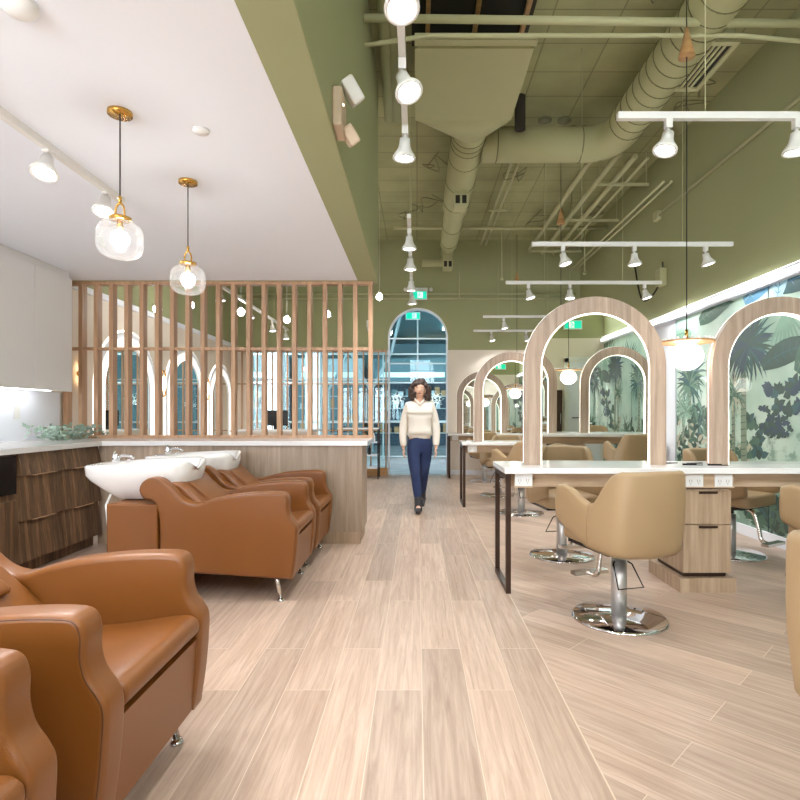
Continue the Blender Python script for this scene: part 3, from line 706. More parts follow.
# ------------------------------------------------------------------ shampoo units
def make_unit():
    t = thing('shampoo_unit', '', 'shampoo chair')
    key = [(-1.72, .21), (-1.72, .55), (-1.755, .665), (-1.825, .69), (-1.855, .745), (-1.835, .80), (-1.78, .832), (-1.71, .822), (-1.645, .765), (-1.59, .705), (-1.53, .668), (-1.46, .658), (-1.38, .683), (-1.24, .715),
           (-1.06, .732), (-.93, .734), (-.878, .722), (-.858, .68), (-.858, .62), (-.845, .57), (-.818, .53), (-.80, .49), (-.80, .42), (-.812, .28), (-.832, .15)]
    prof = spline(key, 5)
    nb = 12; p0 = prof[-1]; p1 = prof[0]
    prof += [(p0[0] + (p1[0] - p0[0]) * k / nb, p0[1] + (p1[1] - p0[1]) * k / nb) for k in range(1, nb)]
    for y0 in (0.0, .62):
        a = MB().soft(prof, 'Y', y0, y0 + .1, .02).build('armrest', 'leather', t)
        yy = y0 + .003 if y0 == 0 else y0 + .097
        MB().tube([(p[0], yy, p[1]) for p in inset(prof, .012)[:len(prof) - nb + 1]], .0026, 6).build('piping', 'leather2', a)
    # front panel
    fp = MB().prism([(-.835, .155), (-.815, .42), (-.86, .42), (-.88, .155)], 'Y', .098, .622).build('front_panel', 'leather', t)
    MB().box(-1.7, -.87, .1, .62, .19, .40).build('inner_base', 'leather', t)
    # seat cushion
    pr = spline([(-.812, .445), (-.80, .475), (-.815, .505), (-.87, .515), (-1.05, .488), (-1.3, .468), (-1.42, .47), (-1.44, .43), (-1.40, .405), (-1.1, .41), (-.86, .43)], 6, True)
    MB().soft(pr, 'Y', .102, .618, .014).build('seat', 'leather', t)
    # backrest cushion
    pr = spline([(-1.36, .455), (-1.33, .50), (-1.42, .60), (-1.53, .70), (-1.60, .765), (-1.66, .79), (-1.70, .77), (-1.69, .66), (-1.58, .52), (-1.46, .43)], 6, True)
    MB().soft(pr, 'Y', .102, .618, .02).build('backrest', 'leather', t)
    pr = spline([(-1.43, .628), (-1.44, .66), (-1.50, .70), (-1.57, .76), (-1.60, .775), (-1.59, .74), (-1.52, .67)], 6, True)
    MB().soft(pr, 'Y', .2, .52, .012).build('neck_pad', 'leather', t)
    # pedestal under basin
    MB().box(-2.08, -1.735, .02, .7, .03, .655).build('basin_pedestal', 'leather', t, .012, 3)
    MB().box(-2.05, -1.76, .05, .67, 0, .03).build('pedestal_foot', 'black', t)
    # basin: lofted shell
    def sec(x, zt, zb, hw, cy=.36, n=28):
        pts = []
        for i in range(n):
            a = 2 * PI * i / n; c, s = math.cos(a), math.sin(a)
            pts.append((c, s))
        return pts
    def ring(cx, rx, ry, z, e=2.8, tilt=0.0, n=40, dip=0.0):
        out = []
        for i in range(n):
            a = 2 * PI * i / n; c, s = math.cos(a), math.sin(a)
            x = cx + rx * math.copysign(abs(c) ** (2 / e), c); y = .36 + ry * math.copysign(abs(s) ** (2 / e), s)
            zz = z + tilt * (x + 1.95)
            if c > .3: zz -= dip * math.exp(-((y - .36) / .085) ** 2) * (c - .3) / .7
            out.append((x, y, zz))
        return out
    E = 4.2
    rings = [ring(-1.90, .21, .17, .662, E), ring(-1.90, .235, .195, .668, E), ring(-1.93, .30, .242, .74, E), ring(-1.955, .345, .268, .80, E, .02), ring(-1.963, .364, .282, .84, E, .03), ring(-1.965, .366, .284, .885, E, .03, dip=.03), ring(-1.965, .366, .284, .905, E, .04, dip=.075), ring(-1.965, .358, .277, .914, E, .04, dip=.08),
             ring(-1.96, .345, .264, .912, E, .04, dip=.08), ring(-1.885, .262, .24, .905, 3.2, .04, dip=.08), ring(-1.88, .25, .228, .86, 3.2, .02, dip=.03), ring(-1.88, .22, .2, .78), ring(-1.88, .14, .12, .73), ring(-1.88, .03, .03, .722)]
    b = MB().loft(rings).build('basin', 'ceramic', t)
    fa = MB().lathe([(0, 0), (.026, 0), (.026, .035), (.02, .05), (.02, .06), (0, .062)], 16, (-2.2, .36, .905)).tube([(-2.2, .36, .935), (-2.15, .36, .955), (-2.09, .36, .95), (-2.07, .36, .935)], .011, 8).tube([(-2.2, .36, .965), (-2.2, .33, .975), (-2.17, .29, .985)], .006, 8)
    fa.build('faucet', 'chrome', b)
    MB().cyl((-2.17, .5, .905), (-2.17, .5, .918), .02).build('spray_seat', 'chrome', b)
    MB().tube([(-2.13, .2, .74), (-2.16, .16, .62), (-2.13, .14, .45), (-2.115, .12, .2), (-2.1, .12, .01)], .008, 8).build('hose', 'plastic', t)
    for (x, y, sx, sy) in ((-.93, .06, 0.03, -.02), (-.93, .66, .03, .02), (-1.6, .06, -.03, -.02), (-1.6, .66, -.03, .02)):
        MB().tube([(x - sx, y, .2), (x + sx * .5, y + sy, .02)], [.018, .013], 12).build('leg', 'steel', t)
        MB().lathe([(0, 0), (.026, 0), (.026, .008), (.016, .02), (0, .02)], 14, (x + sx * .5, y + sy, 0)).build('foot', 'chrome', t)
    return t
u = make_unit(); u['group'] = 'cognac leather shampoo units'
spots = [(3.66, 'cognac leather wash chair with white basin, front one of the far pair'),
         (4.5, 'cognac leather wash chair with white basin, nearest the boarded oak divider'),
         (1.415, 'cognac leather wash chair at the front left, its seat in full view'),
         (.515, 'cognac leather wash chair cut off at the bottom left corner of the photo')]
for i, (y, lb) in enumerate(spots):
    o = u if i == 0 else copy_tree(u)
    o.location = (0, y, 0); o['label'] = lb

# ------------------------------------------------------------------ styling stations
def outlet(parent, x, y, z, rz=0):
    o = MB().box(x - .062, x + .062, y - .008, y, z - .043, z + .043).build('socket_plate', 'plastic', parent, .002)
    s = MB()
    for dx in (-.028, .028):
        for q in (-.008, .008): s.box(x + dx + q - .0015, x + dx + q + .0015, y - .0095, y - .008, z - .012, z + .008)
        s.box(x + dx - .003, x + dx + .003, y - .0095, y - .008, z - .024, z - .018)
    s.build('socket_slot', 'slot', o); return o
def station(yc, rl, i):
    t = thing('styling_counter', 'long white topped styling counter on bronze legs, ' + rl, 'counter', (0, yc, 0), 0, 'white styling counters')
    d = .275
    MB().box(.61, 3.36, -d - .02, d + .02, .84, .88).build('top', 'quartz', t, .003)
    MB().box(.67, 3.34, -.13, -.11, .73, .839).box(.67, 3.34, .11, .13, .73, .839).box(.67, .69, -.11, .11, .73, .839).build('apron', 'oakx', t)
    for k, x in enumerate((.64, 3.32)):
        lg = MB(); w = .017
        lg.box(x - w, x + w, -d, -d + .035, 0, .84).box(x - w, x + w, d - .035, d, 0, .84).box(x - w, x + w, -d + .035, d - .035, 0, .035).box(x - w, x + w, -d + .035, d - .035, .80, .84)
        lg.build('leg_frame', 'bronze', t)
    if True:
        MB().box(.69, .82, -.22, -.13, .735, .838).build('socket_rail', 'oakx', t); MB().box(1.86, 2.24, -.24, -.13, .735, .838).build('socket_rail', 'oakx', t)
        outlet(t, .755, -.22, .79); outlet(t, 1.955, -.24, .787); outlet(t, 2.16, -.24, .787)
    p = thing('drawer_pedestal', 'grey-oak two drawer pedestal under the white counter, ' + rl, 'drawer unit', (0, yc, 0), 0, 'oak drawer pedestals')
    MB().box(1.885, 2.215, -.215, .24, .13, .725).build('body', 'oakz', p)
    MB().box(1.85, 2.245, -.255, .275, 0, .1).build('plinth', 'oakz', p, .002)
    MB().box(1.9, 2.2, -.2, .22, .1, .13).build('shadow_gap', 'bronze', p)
    for (z0, z1) in ((.135, .472), (.48, .715)):
        dr = MB().box(1.882, 2.218, -.236, -.216, z0, z1).build('drawer', 'oakz', p, .002)
        MB().box(1.99, 2.12, -.246, -.236, z1 - .02, z1 - .004).build('edge_pull', 'bronze', dr)
def arch_mirror(x0, yc, lb, rx=0.0, rz=0.0):
    c = x0 + .525; ro, ri = .525, .405; z0 = .88; zs = 2.13 - ro
    t = thing('arch_mirror', lb, 'mirror', (c, yc, z0), 0, 'oak arch mirrors on the styling counters')
    archband(MB(), 0, ro, ri, 0, zs - z0, -.04, .04, 'Y').build('frame', 'oak', t, .0015)
    archband(MB(), 0, ri - .0005, ri - .008, .001, zs - z0, -.034, .034, 'Y').build('led_inner', 'led', t)
    archband(MB(), 0, ro + .003, ro + .0005, .01, zs - z0, .006, .016, 'Y').build('led_outer', 'softglow', t)
    m = MB().prism(archpts(0, ri - .013, .002, zs - z0), 'Y', -.006, .006).build('mirror_glass', 'mirror', t)
    m.rotation_euler = (rx, 0, rz); m.location = (0, -.012 if rz else 0, 0)
    return t
rows = [(4.12, 'in the front row'), (7.72, 'in the middle row'), (11.12, 'in the last row by the back wall'), (0.12, 'in the row beside the camera')]
for i, (yc, rl) in enumerate(rows):
    station(yc, rl, i)
    sd = ['left-hand', 'right-hand']
    for j, x0 in enumerate((.80, 2.19)):
        arch_mirror(x0, yc, '%s oak arch mirror with glowing edge, %s' % (sd[j], rl), *( (R(.8), R(-1.36)) if (i, j) == (0, 0) else (0, 0)))
def pendant(x, y, z, lb, zcone=3.95):
    t = thing('globe_pendant', lb, 'pendant lamp', (x, y, z), 0, 'white globe pendants over the styling counters')
    MB().ball((0, 0, 0), .115, .115, .105, 28, 16).build('globe', 'globe', t)
    n = 48; rim = []
    ring = [(( .185 + .008 * (k % 2)) * math.cos(2 * PI * k / n), (.185 + .008 * (k % 2)) * math.sin(2 * PI * k / n)) for k in range(n)]
    MB().prism(ring, 'Z', .10, .112).build('scalloped_disc', 'tan', t)
    b = MB()
    for k in range(24):
        a = 2 * PI * k / 24; b.ball((.178 * math.cos(a), .178 * math.sin(a), .122), .011, n=8, m=6)
    b.build('bead_rim', 'plastic', t)
    MB().cyl((0, 0, .112), (0, 0, .20), .012).build('stem', 'brass', t)
    MB().cyl((0, 0, .2), (0, 0, ZT - z), .004, 8).build('cord', 'cord', t)
    MB().lathe([(.01, .2), (.055, 0.0), (.06, -.02), (0.004, -.02)], 20, (0, 0, zcone - z)).build('cord_cone', 'tan', t)
for i, (yc, rl) in enumerate(rows): pendant(2.02, yc, 1.69, 'white globe pendant with scalloped wooden disc ' + rl)

# styling chairs
def make_chair():
    t = thing('styling_chair', '', 'salon chair')
    # plan path of shell, front is +Y
    path = [(-.278, .26), (-.284, .12), (-.283, -.03), (-.262, -.18), (-.225, -.268), (-.15, -.308), (0, -.325)]
    path = path + [(-x, y) for x, y in path[-2::-1]]
    pp = spline(path, 6); n = len(pp)
    cum = [0]
    for i in range(1, n): cum.append(cum[-1] + (Vector(pp[i]) - Vector(pp[i - 1])).length)
    T = cum[-1]
    def lerp(a, tab):
        for (u0, v0), (u1, v1) in zip(tab, tab[1:]):
            if a <= u1:
                k = (a - u0) / (u1 - u0); return v0 + (v1 - v0) * k
        return tab[-1][1]
    top = [(0, .80), (.04, .815), (.09, .80), (.215, .728), (.235, .735), (.25, .76), (.295, .895), (.312, .918), (.335, .932), (.5, .938)]
    bot = [(0, .56), (.06, .53), (.2, .465), (.36, .445), (.5, .438)]
    rings = []
    th = .055
    for i, (x, y) in enumerate(pp):
        u = cum[i] / T; uu = min(u, 1 - u)
        zt = lerp(uu, top); zb = lerp(uu, bot)
        a = Vector(pp[max(0, i - 1)]); b = Vector(pp[min(n - 1, i + 1)]); d = (b - a).normalized(); nrm = Vector((-d.y, d.x))  # inwards
        if nrm.dot(Vector((0, .0)) - Vector((x, y))) < 0: nrm = -nrm
        ring = []
        ss = min(1, max(0, (uu - .17) / .14)); ss = ss * ss * (3 - 2 * ss)
        def P(off, z):
            lean = (z - .45) * (.06 if uu > .25 else .02) * (1 if uu > .25 else 1)
            sh = -(.0 + .0) ; k = 1 - .10 * ss * max(0, (z - .66)) / .3
            px_, py_ = x + nrm.x * off, y + nrm.y * off
            return (px_ * k, py_ - (z - .45) * .12 * lerp(uu, [(0, 0), (.2, 0), (.36, 1), (.5, 1)]), z)
        r = th / 2
        ring += [P(.02, zb), P(0, zb + .03)]
        for q in range(1, 5): ring.append(P(-.006 * math.sin(PI * q / 5), zb + .03 + (zt - zb - .06) * q / 5))
        for q in range(7):
            aa = PI * q / 6; ring.append(P(r - r * math.cos(aa), zt - r + r * math.sin(aa)))
        for q in range(1, 5): ring.append(P(th, zt - r + (zb + .03 - zt + r) * q / 5))
        ring += [P(th, zb + .01), P(th - .01, zb)]
        rings.append(ring)
    # rounded front ends of the arms
    def endcap(rg, sgn):
        c = Vector((0, 0, 0))
        for v in rg: c += Vector(v)
        c /= len(rg); o2 = []
        for s, dy in ((.92, .014), (.72, .024), (.3, .03)):
            o2.append([tuple((c.x + (v[0] - c.x) * s, v[1] + dy, c.z + (v[2] - c.z) * (1 - (1 - s) * .18))) for v in rg])
        return o2
    e0 = endcap(rings[0], 1)[::-1]; e1 = endcap(rings[-1], 1)
    MB().loft(e0 + rings + e1).build('shell', 'camel', t)
    # side seams
    sm = MB()
    for idx in (int(n * .205), n - 1 - int(n * .205)):
        rg = rings[idx]; sm.tube([Vector(v) for v in rg[1:10]], .0025, 6)
    sm.build('side_seam', 'camel2', t)
    pr = roundrect(-.24, .24, -.25, .29, .07)
    s = MB().soft(pr, 'Z', .46, .565, .03).build('seat', 'camel', t)
    MB().box(-.22, .22, -.2, .22, .44, .462).build('seat_plate', 'black', t)
    MB().lathe([(0, .0), (.285, 0), (.285, .008), (.27, .017), (.1, .024), (.05, .028), (0, .028)], 56).build('base_disc', 'chrome', t)
    MB().cyl((0, 0, .028), (0, 0, .36), .046, 24).build('column', 'colsteel', t)
    MB().cyl((0, 0, .37), (0, 0, .44), .03, 20).lathe([(.0, .395), (.06, .40), (.07, .42), (.0, .425)], 20).build('piston', 'black', t)
    MB().tube([(-.046, -.02, .355), (-.062, -.03, .345), (-.055, -.07, .2), (.12, -.075, .2), (.07, -.03, .335), (.046, -.02, .35)], .005, 8).build('pump_lever', 'black', t)
    MB().tube(spline([(.05, .1, .44), (.05, .22, .42), (.05, .27, .30), (.05, .29, .20), (.05, .33, .17), (.05, .39, .17)], 5), .017, 12).box(-.08, .18, .36, .42, .162, .186).build('footrest', 'steel', t)
    return t
ch = make_chair(); ch['group'] = 'camel leather styling chairs'
chairs = [(1.245, 3.39, 16, 'camel styling chair seen from behind at the front counter, on a round chrome base'),
          (2.66, 3.32, 14, 'camel styling chair cut by the right edge, beyond the drawer pedestal'),
          (1.29, 4.9, 188, 'camel styling chair facing the camera just behind the front counter, under the left arch'),
          (2.82, 4.95, 210, 'camel styling chair just behind the front counter at the right, in front of the mural'),
          (1.33, 7.02, 20, 'camel styling chair seen from behind at the middle row counter'),
          (2.7, 6.95, 10, 'camel styling chair at the right of the middle row counter'),
          (1.28, 8.6, 185, 'camel styling chair just behind the middle row counter'),
          (2.7, 8.6, 175, 'camel styling chair behind the middle row counter near the white wall'),
          (1.28, 10.4, 12, 'camel styling chair at the last counter by the back wall'),
          (2.6, 10.4, -8, 'camel styling chair at the right of the last counter'),
          (1.395, 1.42, -75, 'camel styling chair nearest the camera, cut by the right edge'),
          (2.65, 1.0, 175, 'camel styling chair out of frame at right, reflected in the near arch mirror')]
for i, (x, y, a, lb) in enumerate(chairs):
    o = ch if i == 0 else copy_tree(ch)
    o.location = (x, y, 0); o.rotation_euler = (0, 0, R(a)); o['label'] = lb
# small tools on the counter
for k, (x, y, a, mt, nm) in enumerate(((1.93, 4.22, .1, 'bronze', 'comb'), (2.03, 4.05, -.15, 'black', 'hair_clip'), (2.12, 4.2, .3, 'bronze', 'comb'), (2.2, 4.02, -.1, 'black', 'hair_clip'))):
    mb = MB(); mb.box(-.07, .07, -.006, .006, 0, .006)
    if nm == 'comb':
        for q in range(14): mb.box(-.065 + .009 * q, -.061 + .009 * q, -.022, -.006, 0, .004)
    else: mb.box(-.07, .03, .006, .012, .004, .012)
    o = mb.build(nm, mt); o.location = (x, y, .88); o.rotation_euler = (0, 0, a)
    tag(o, ['brown comb lying leftmost between the two near arches', 'black hair clip lying left of centre between the near arches', 'brown comb lying right of centre between the near arches', 'black hair clip beside the right-hand near arch'][k], nm.replace('_', ' '))

# ------------------------------------------------------------------ lamps on tracks
def head(parent, x, y, z, tilt, power, drop=.05):
    """z: underside of rail; tilt = (dx, dy) aim lean"""
    d = Vector((tilt[0], tilt[1], -1)).normalized(); q = Vector((0, 0, -1)).rotation_difference(d).to_matrix()
    stem = MB().box(x - .018, x + .018, y - .018, y + .018, z - drop, z).cyl((x, y, z - drop), (x, y, z - drop - .03), .009).build('lamp_stem', 'lampwhite', parent)
    o = Vector((x, y, z - drop - .03))
    sh = MB().lathe([(0, .005), (.03, .005), (.034, -.035), (.04, -.055), (.060, -.085), (.067, -.097), (.067, -.108), (.058, -.112), (.053, -.104), (0, -.104)], 24, o, q).build('lamp_head', 'lampwhite', parent)
    MB().lathe([(0, -.1045), (.051, -.1045), (.04, -.109), (0, -.111)], 22, o, q).build('lens', 'lens', sh)
    wl = parent.matrix_basis @ (o + d * .13)
    spot(wl, wl + d, power, 150, 1.0, .02)
def track(lb, x0, y0, x1, y1, z, heads, power, ceil=ZT, rods=2, grp='track light rails over the room'):
    t = thing('track_light', lb, 'track light', (0, 0, 0), 0, grp)
    w = .017
    if x0 == x1: MB().box(x0 - w, x0 + w, y0, y1, z - .02, z + .02).build('rail', 'lampwhite', t, .002)
    else: MB().box(x0, x1, y0 - w, y0 + w, z - .02, z + .02).build('rail', 'lampwhite', t, .002)
    for k in range(rods):
        f = (k + .5) / rods; x = x0 + (x1 - x0) * f; y = y0 + (y1 - y0) * f
        MB().cyl((x, y, z + .02), (x, y, ceil), .003, 6).build('hanger', 'pipe', t)
    for (hx, hy, tl) in heads: head(t, hx, hy, z - .02, tl, power, .05 if ceil == ZT else .012)
    return t
P1 = 30
track('white spotlight track along the aisle, nearest the camera', -.07, .9, -.07, 3.58, 2.95, [(-.07, 1.4, (0, .1)), (-.07, 2.06, (.15, -.3)), (-.07, 2.60, (.35, -.35)), (-.07, 3.2, (-.05, .05))], P1)
track('white spotlight track along the aisle, farther one', -.07, 4.7, -.07, 7.9, 2.95, [(-.07, 4.95, (0, .05)), (-.07, 5.65, (0, .05)), (-.07, 6.6, (0, .1)), (-.07, 7.4, (.05, .1))], 60)
for (y, xs, lb) in ((3.13, (1.43, 2.16, 2.86), 'first row across, nearest the camera'), (5.47, (1.45, 2.16, 2.87), 'second row across'), (7.06, (1.43, 1.96, 2.92), 'third row across, seen just above the near arch'), (9.5, (1.5, 2.2, 2.9), 'fourth row across'), (11.1, (1.5, 2.2, 2.9), 'last row across by the back wall'), (.5, (1.5, 2.2, 2.9), 'row beside the camera')):
    rn = random.Random(int(y * 10))
    track('white hanging track with three spotlights, ' + lb, 1.14, y, 3.14, y, 2.95, [(x, y, (rn.uniform(-.25, .3), rn.uniform(-.15, .15))) for x in xs], P1 if y < 5 else 48)
track('white track behind the timber slat screen running to the back wall', -2.58, 6.7, -2.58, 11.0, 2.95, [(-2.58, y, (.1, 0)) for y in (7.2, 8.5, 9.8, 10.8)], 60)
t = track('white track fixed to the white ceiling near the upper cabinets', -1.97, .8, -1.97, 3.68, ZC - .02, [(-1.97, y, (.1, -.4)) for y in (1.2, 2.05, 2.93, 3.48)], 60, ZC, 0)
track('white track fixed to the white ceiling, outside the photo', -1.2, .3, -1.2, 1.6, ZC - .02, [(-1.2, y, (0, 0)) for y in (.5, 1.3)], 36, ZC, 0)
# clear glass pendants
for i, y in enumerate((2.63, 3.41)):
    t = thing('glass_pendant', 'brass pendant with a clear glass drum shade, ' + ['larger looking one nearer the camera', 'farther one nearer the slat screen'][i], 'pendant lamp', (-1.42, y, 0), 0, 'clear glass pendants')
    MB().lathe([(0, 2.70), (.055, 2.70), (.055, 2.682), (0, 2.682)], 28).build('canopy', 'brass', t)
    MB().cyl((0, 0, 2.295), (0, 0, 2.682), .0035, 8).build('cord', 'cord', t)
    MB().tube(spline([(-.02, 0, 2.19), (-.021, 0, 2.225), (-.015, 0, 2.25), (0, 0, 2.262), (.015, 0, 2.25), (.021, 0, 2.225), (.02, 0, 2.19)], 4), .005, 8).lathe([(0, 2.195), (.05, 2.195), (.05, 2.183), (0, 2.183)], 24).lathe([(0, 2.30), (.008, 2.295), (.008, 2.262), (0, 2.258)], 10).build('yoke', 'brass', t)
    pr = [(.04, 2.178), (.06, 2.172), (.088, 2.155), (.102, 2.13), (.105, 2.09), (.102, 2.05), (.088, 2.02), (.058, 2.003), (0, 1.998)]
    MB().lathe(pr, 36).build('glass_shade', 'clear', t)
    MB().cyl((0, 0, 2.183), (0, 0, 2.14), .014).build('bulb_holder', 'brass', t)
    MB().ball((0, 0, 2.09), .042, n=20, m=12).build('bulb', 'bulbhot', t)
# small bare globes at the back
for i, (x, y, z) in enumerate(((-2.72, 8.5, 2.84), (-2.2, 9.3, 2.86), (-1.55, 9.5, 2.99), (-.65, 9.5, 3.29), (-3.3, 8.0, 2.85), (-3.3, 7.0, 2.6))):
    t = thing('bare_globe_lamp', 'small glowing bare globe on a cord, ' + ['second cluster lamp seen high through the slats', 'over the pale desk', 'before the green back wall, right of the desk', 'just right of the slat screen end', 'by the left cream wall', 'by the left wall behind the first slats'][i], 'pendant lamp', (x, y, z), 0, 'bare globe lamps behind the screen')
    MB().ball((0, 0, 0), .055, n=16, m=10).build('globe', 'bulbhot', t); MB().cyl((0, 0, .05), (0, 0, ZT - z), .003, 6).lathe([(0, .05), (.02, .05), (.02, .09), (0, .09)], 10).build('cord', 'lampwhite', t)

# ------------------------------------------------------------------ overhead services
def spiral(path, r, rib=.11, seed=0):
    mb = MB().tube(path, r, 28)
    return mb
t = thing('spiral_duct', 'thick olive spiral duct that crosses the ceiling and turns towards the camera', 'duct')
big = [(.78, 6.62, 4.5), (2.0, 6.62, 4.5)] + [(2.0 + .34 * math.sin(a), 6.62 - .34 * (1 - math.cos(a)), 4.5) for a in [R(15 * k) for k in range(1, 7)]] + [(2.34, -2.9, 4.5)]
rb = MB().tube(big, .2, 30)
def ringat(p, ax, r):
    c = Vector(p); out = []
    for k in range(24):
        a = 2 * PI * k / 24; out.append(c + (Vector((math.cos(a) * r, 0, math.sin(a) * r)) if ax == 'Y' else Vector((0, math.cos(a) * r, math.sin(a) * r))))
    return out
y = 6.1
while y > 1.5: rb.tube(ringat((2.34, y, 4.5), 'Y', .2015), .006, 5, True, mi=1); y -= .16
for x in (.95, 1.95): rb.tube(ringat((x, 6.62, 4.5), 'X', .2015), .006, 5, True, mi=1)
rb.build('duct_body', ['duct', 'seam'], t)
g = MB().box(2.44, 2.66, 4.6, 5.2, 4.36, 4.56).build('vent_box', 'duct', t)
g2 = MB()
g2.box(2.42, 2.68, 4.55, 4.6, 4.335, 4.36).box(2.42, 2.68, 5.2, 5.25, 4.335, 4.36).box(2.42, 2.46, 4.6, 5.2, 4.335, 4.36).box(2.64, 2.68, 4.6, 5.2, 4.335, 4.36)
for k in range(3): g2.box(2.485 + .045 * k, 2.505 + .045 * k, 4.6, 5.2, 4.34, 4.36)
g2.build('vent_grille', 'pipe', g); MB().box(2.45, 2.65, 4.6, 5.2, 4.354, 4.3605).build('vent_shade', 'dark', g)  # dark sheet in the grille, shade inside the vent put into colour
t = thing('air_unit', 'boxy olive plenum with a funnel feeding a tapering round duct towards the back wall', 'duct')
MB().prism([(4.7, 4.38), (5.85, 4.38), (5.85, 4.84), (5.45, 4.84), (4.7, 4.43)], 'X', -.02, 1.0).build('plenum_box', 'duct', t, .004)
MB().box(-.02, 1.02, 4.62, 4.7, 4.40, 4.46).build('flange', 'pipe', t)
n = 32; rr = []
for yv, k in ((5.85, 0), (6.0, .45), (6.18, 1.0)):
    rg = []
    for i in range(n):
        a = 2 * PI * i / n; c, s = math.cos(a), math.sin(a)
        m_ = max(abs(c), abs(s)); bx, bz = .49 + .5 * c / m_, 4.6 + .22 * s / m_
        cx_, cz_ = .6 + .2 * c, 4.5 + .2 * s
        rg.append((bx + (cx_ - bx) * k, yv, bz + (cz_ - bz) * k))
    rr.append(rg)
MB().loft(rr).build('funnel', 'duct', t)
rb = MB().tube([(.6, 6.18, 4.5), (.6, 8.6, 4.5), (.6, 8.75, 4.5), (.6, 10.4, 4.5), (.6, 10.5, 4.5), (.6, 11.1, 4.5)], [.2, .2, .165, .165, .12, .12], 26)
for y in (6.3, 6.42, 6.54, 6.9, 7.6, 8.3, 9.4, 10.2): rb.tube(ringat((.6, y, 4.5), 'Y', .2015 if y < 8.6 else .166), .006, 5, True, mi=1)
rb.build('round_duct', ['duct', 'seam'], t)
for y in (7.5, 10.7):
    b = MB().box(.51, .69, y, y + .3, 4.12, 4.42).build('outlet_boot', 'duct', t); MB().box(.50, .70, y - .01, y, 4.11, 4.27).build('outlet_grille', 'pipe', b)
    MB().box(.525, .585, y - .013, y - .009, 4.135, 4.245).build('outlet_shade', 'dark', b); MB().box(.615, .675, y - .013, y - .009, 4.135, 4.245).build('outlet_shade', 'dark', b)  # dark plates, shade inside the outlet put into their colour
MB().tube([(.6, 11.0, 4.42), (.5, 11.05, 4.3), (.1, 11.05, 4.3)], .08, 16).build('side_branch', 'duct', t)
o = MB().box(-.05, 1.05, 3.9, 5.4, 4.87, 4.9).build('roof_shade_panel', 'dark'); tag(o, 'dark panel for the shade of the roof opening between timbers above the plenum box', 'roof opening')  # flat panel under the ceiling, shade of the opening put into its colour
for x in (.08, .52, .96):
    o = MB().box(x, x + .04, 3.9, 5.4, 4.82, 4.87).build('timber_joist', 'tan'); tag(o, 'brown timber joist in the dark roof opening, ' + {.08: 'left', .52: 'middle', .96: 'right'}[x], 'joist', 'roof joists')
def pipe(pts, r, lb, grp=None, n=10, m='pipe', nm='ceiling_pipe'):
    o = MB().tube(pts, r, n).build(nm, m); return tag(o, lb, 'pipe', grp)
pipe([(-.42, 4.35, 4.39), (3.41, 4.35, 4.34)], .032, 'thick olive pipe crossing under the ceiling, nearest the camera')
pipe([(-.42, 4.42, 4.22), (.1, 4.42, 4.30), (2.6, 4.42, 4.30), (3.41, 4.42, 4.22)], .018, 'thinner olive conduit just below the near thick pipe')
pipe([(-.42, 9.85, 4.6), (4.25 - .85, 9.85, 4.6)], .03, 'olive sprinkler pipe crossing near the back wall')
pipe([(-3.8, 11.44, 3.77), (3.3, 11.44, 3.77)], .015, 'thin conduit running across the green back wall, upper of two')
pipe([(-3.8, 11.44, 3.67), (3.3, 11.44, 3.67)], .018, 'thicker conduit running across the green back wall, lower of two')
for i, (x, z) in enumerate(((1.30, 4.72), (1.40, 4.72), (2.28, 4.6), (2.55, 4.55), (2.76, 4.52), (2.92, 4.5), (3.12, 4.2), (3.22, 4.2))):
    pipe([(x, 6.95, z), (x, 11.2, z)], [.02, .02, .036, .036, .034, .02, .016, .016][i], 'olive ceiling pipe running to the back wall, ' + ['thin, leftmost of all', 'thin, second from the left', 'thick, left one of three', 'thick, middle one of three', 'thick, right one of three', 'thin, just right of the three thick ones', 'thin and lower, left one', 'thin and lower, right one'][i], 'pipes running to the back wall')
pipe([(XR - .03, -2.9, 4.06), (XR - .03, 7.7, 4.06)], .018, 'olive conduit along the right green wall high above the mural')
o = MB().box(XR - .06, XR, 7.7, 7.84, 4.0, 4.12).build('junction_box', 'pipe'); tag(o, 'small olive junction box at the end of the wall conduit', 'junction box')
for i, (y, x0, x1) in enumerate(((7.6, 2.5, 3.2), (9.2, 1.2, 1.5), (10.7, 2.2, 3.2), (9.0, 2.5, 3.3))):
    t = thing('pipe_hanger', 'olive strut hanger carrying the ceiling pipes, ' + ['nearest the big duct', 'under the two thin pipes at left', 'nearest the back wall', 'in the middle of the pipe run'][i], 'hanger', (0, y, 0), 0, 'strut hangers')
    MB().box(x0, x1, -.02, .02, 4.42 if x0 > 2 else 4.66, 4.45 if x0 > 2 else 4.69).build('strut', 'pipe', t)
    for x in (x0 + .03, x1 - .03): MB().cyl((x, 0, 4.44 if x0 > 2 else 4.68), (x, 0, ZT), .008, 6).build('rod', 'pipe', t)
for i, (x, y, z) in enumerate(((1.52, 9.85, 3.8), (3.0, 9.85, 3.9), (.88, 11.44, 3.9))):
    o = MB().cyl((x, y, z - .1 if i < 2 else 3.69), (x, y, 4.57 if i < 2 else 4.3), .012, 8).lathe([(0, 0), (.03, 0), (.03, .03), (.012, .05)], 10, (x, y, (z - .13) if i < 2 else 3.66)).build('sprinkler_drop', 'pipe')
    tag(o, 'thin vertical sprinkler drop below the ceiling pipe, ' + ['left one', 'right one', 'one on the back wall'][i], 'sprinkler', 'sprinkler drops')
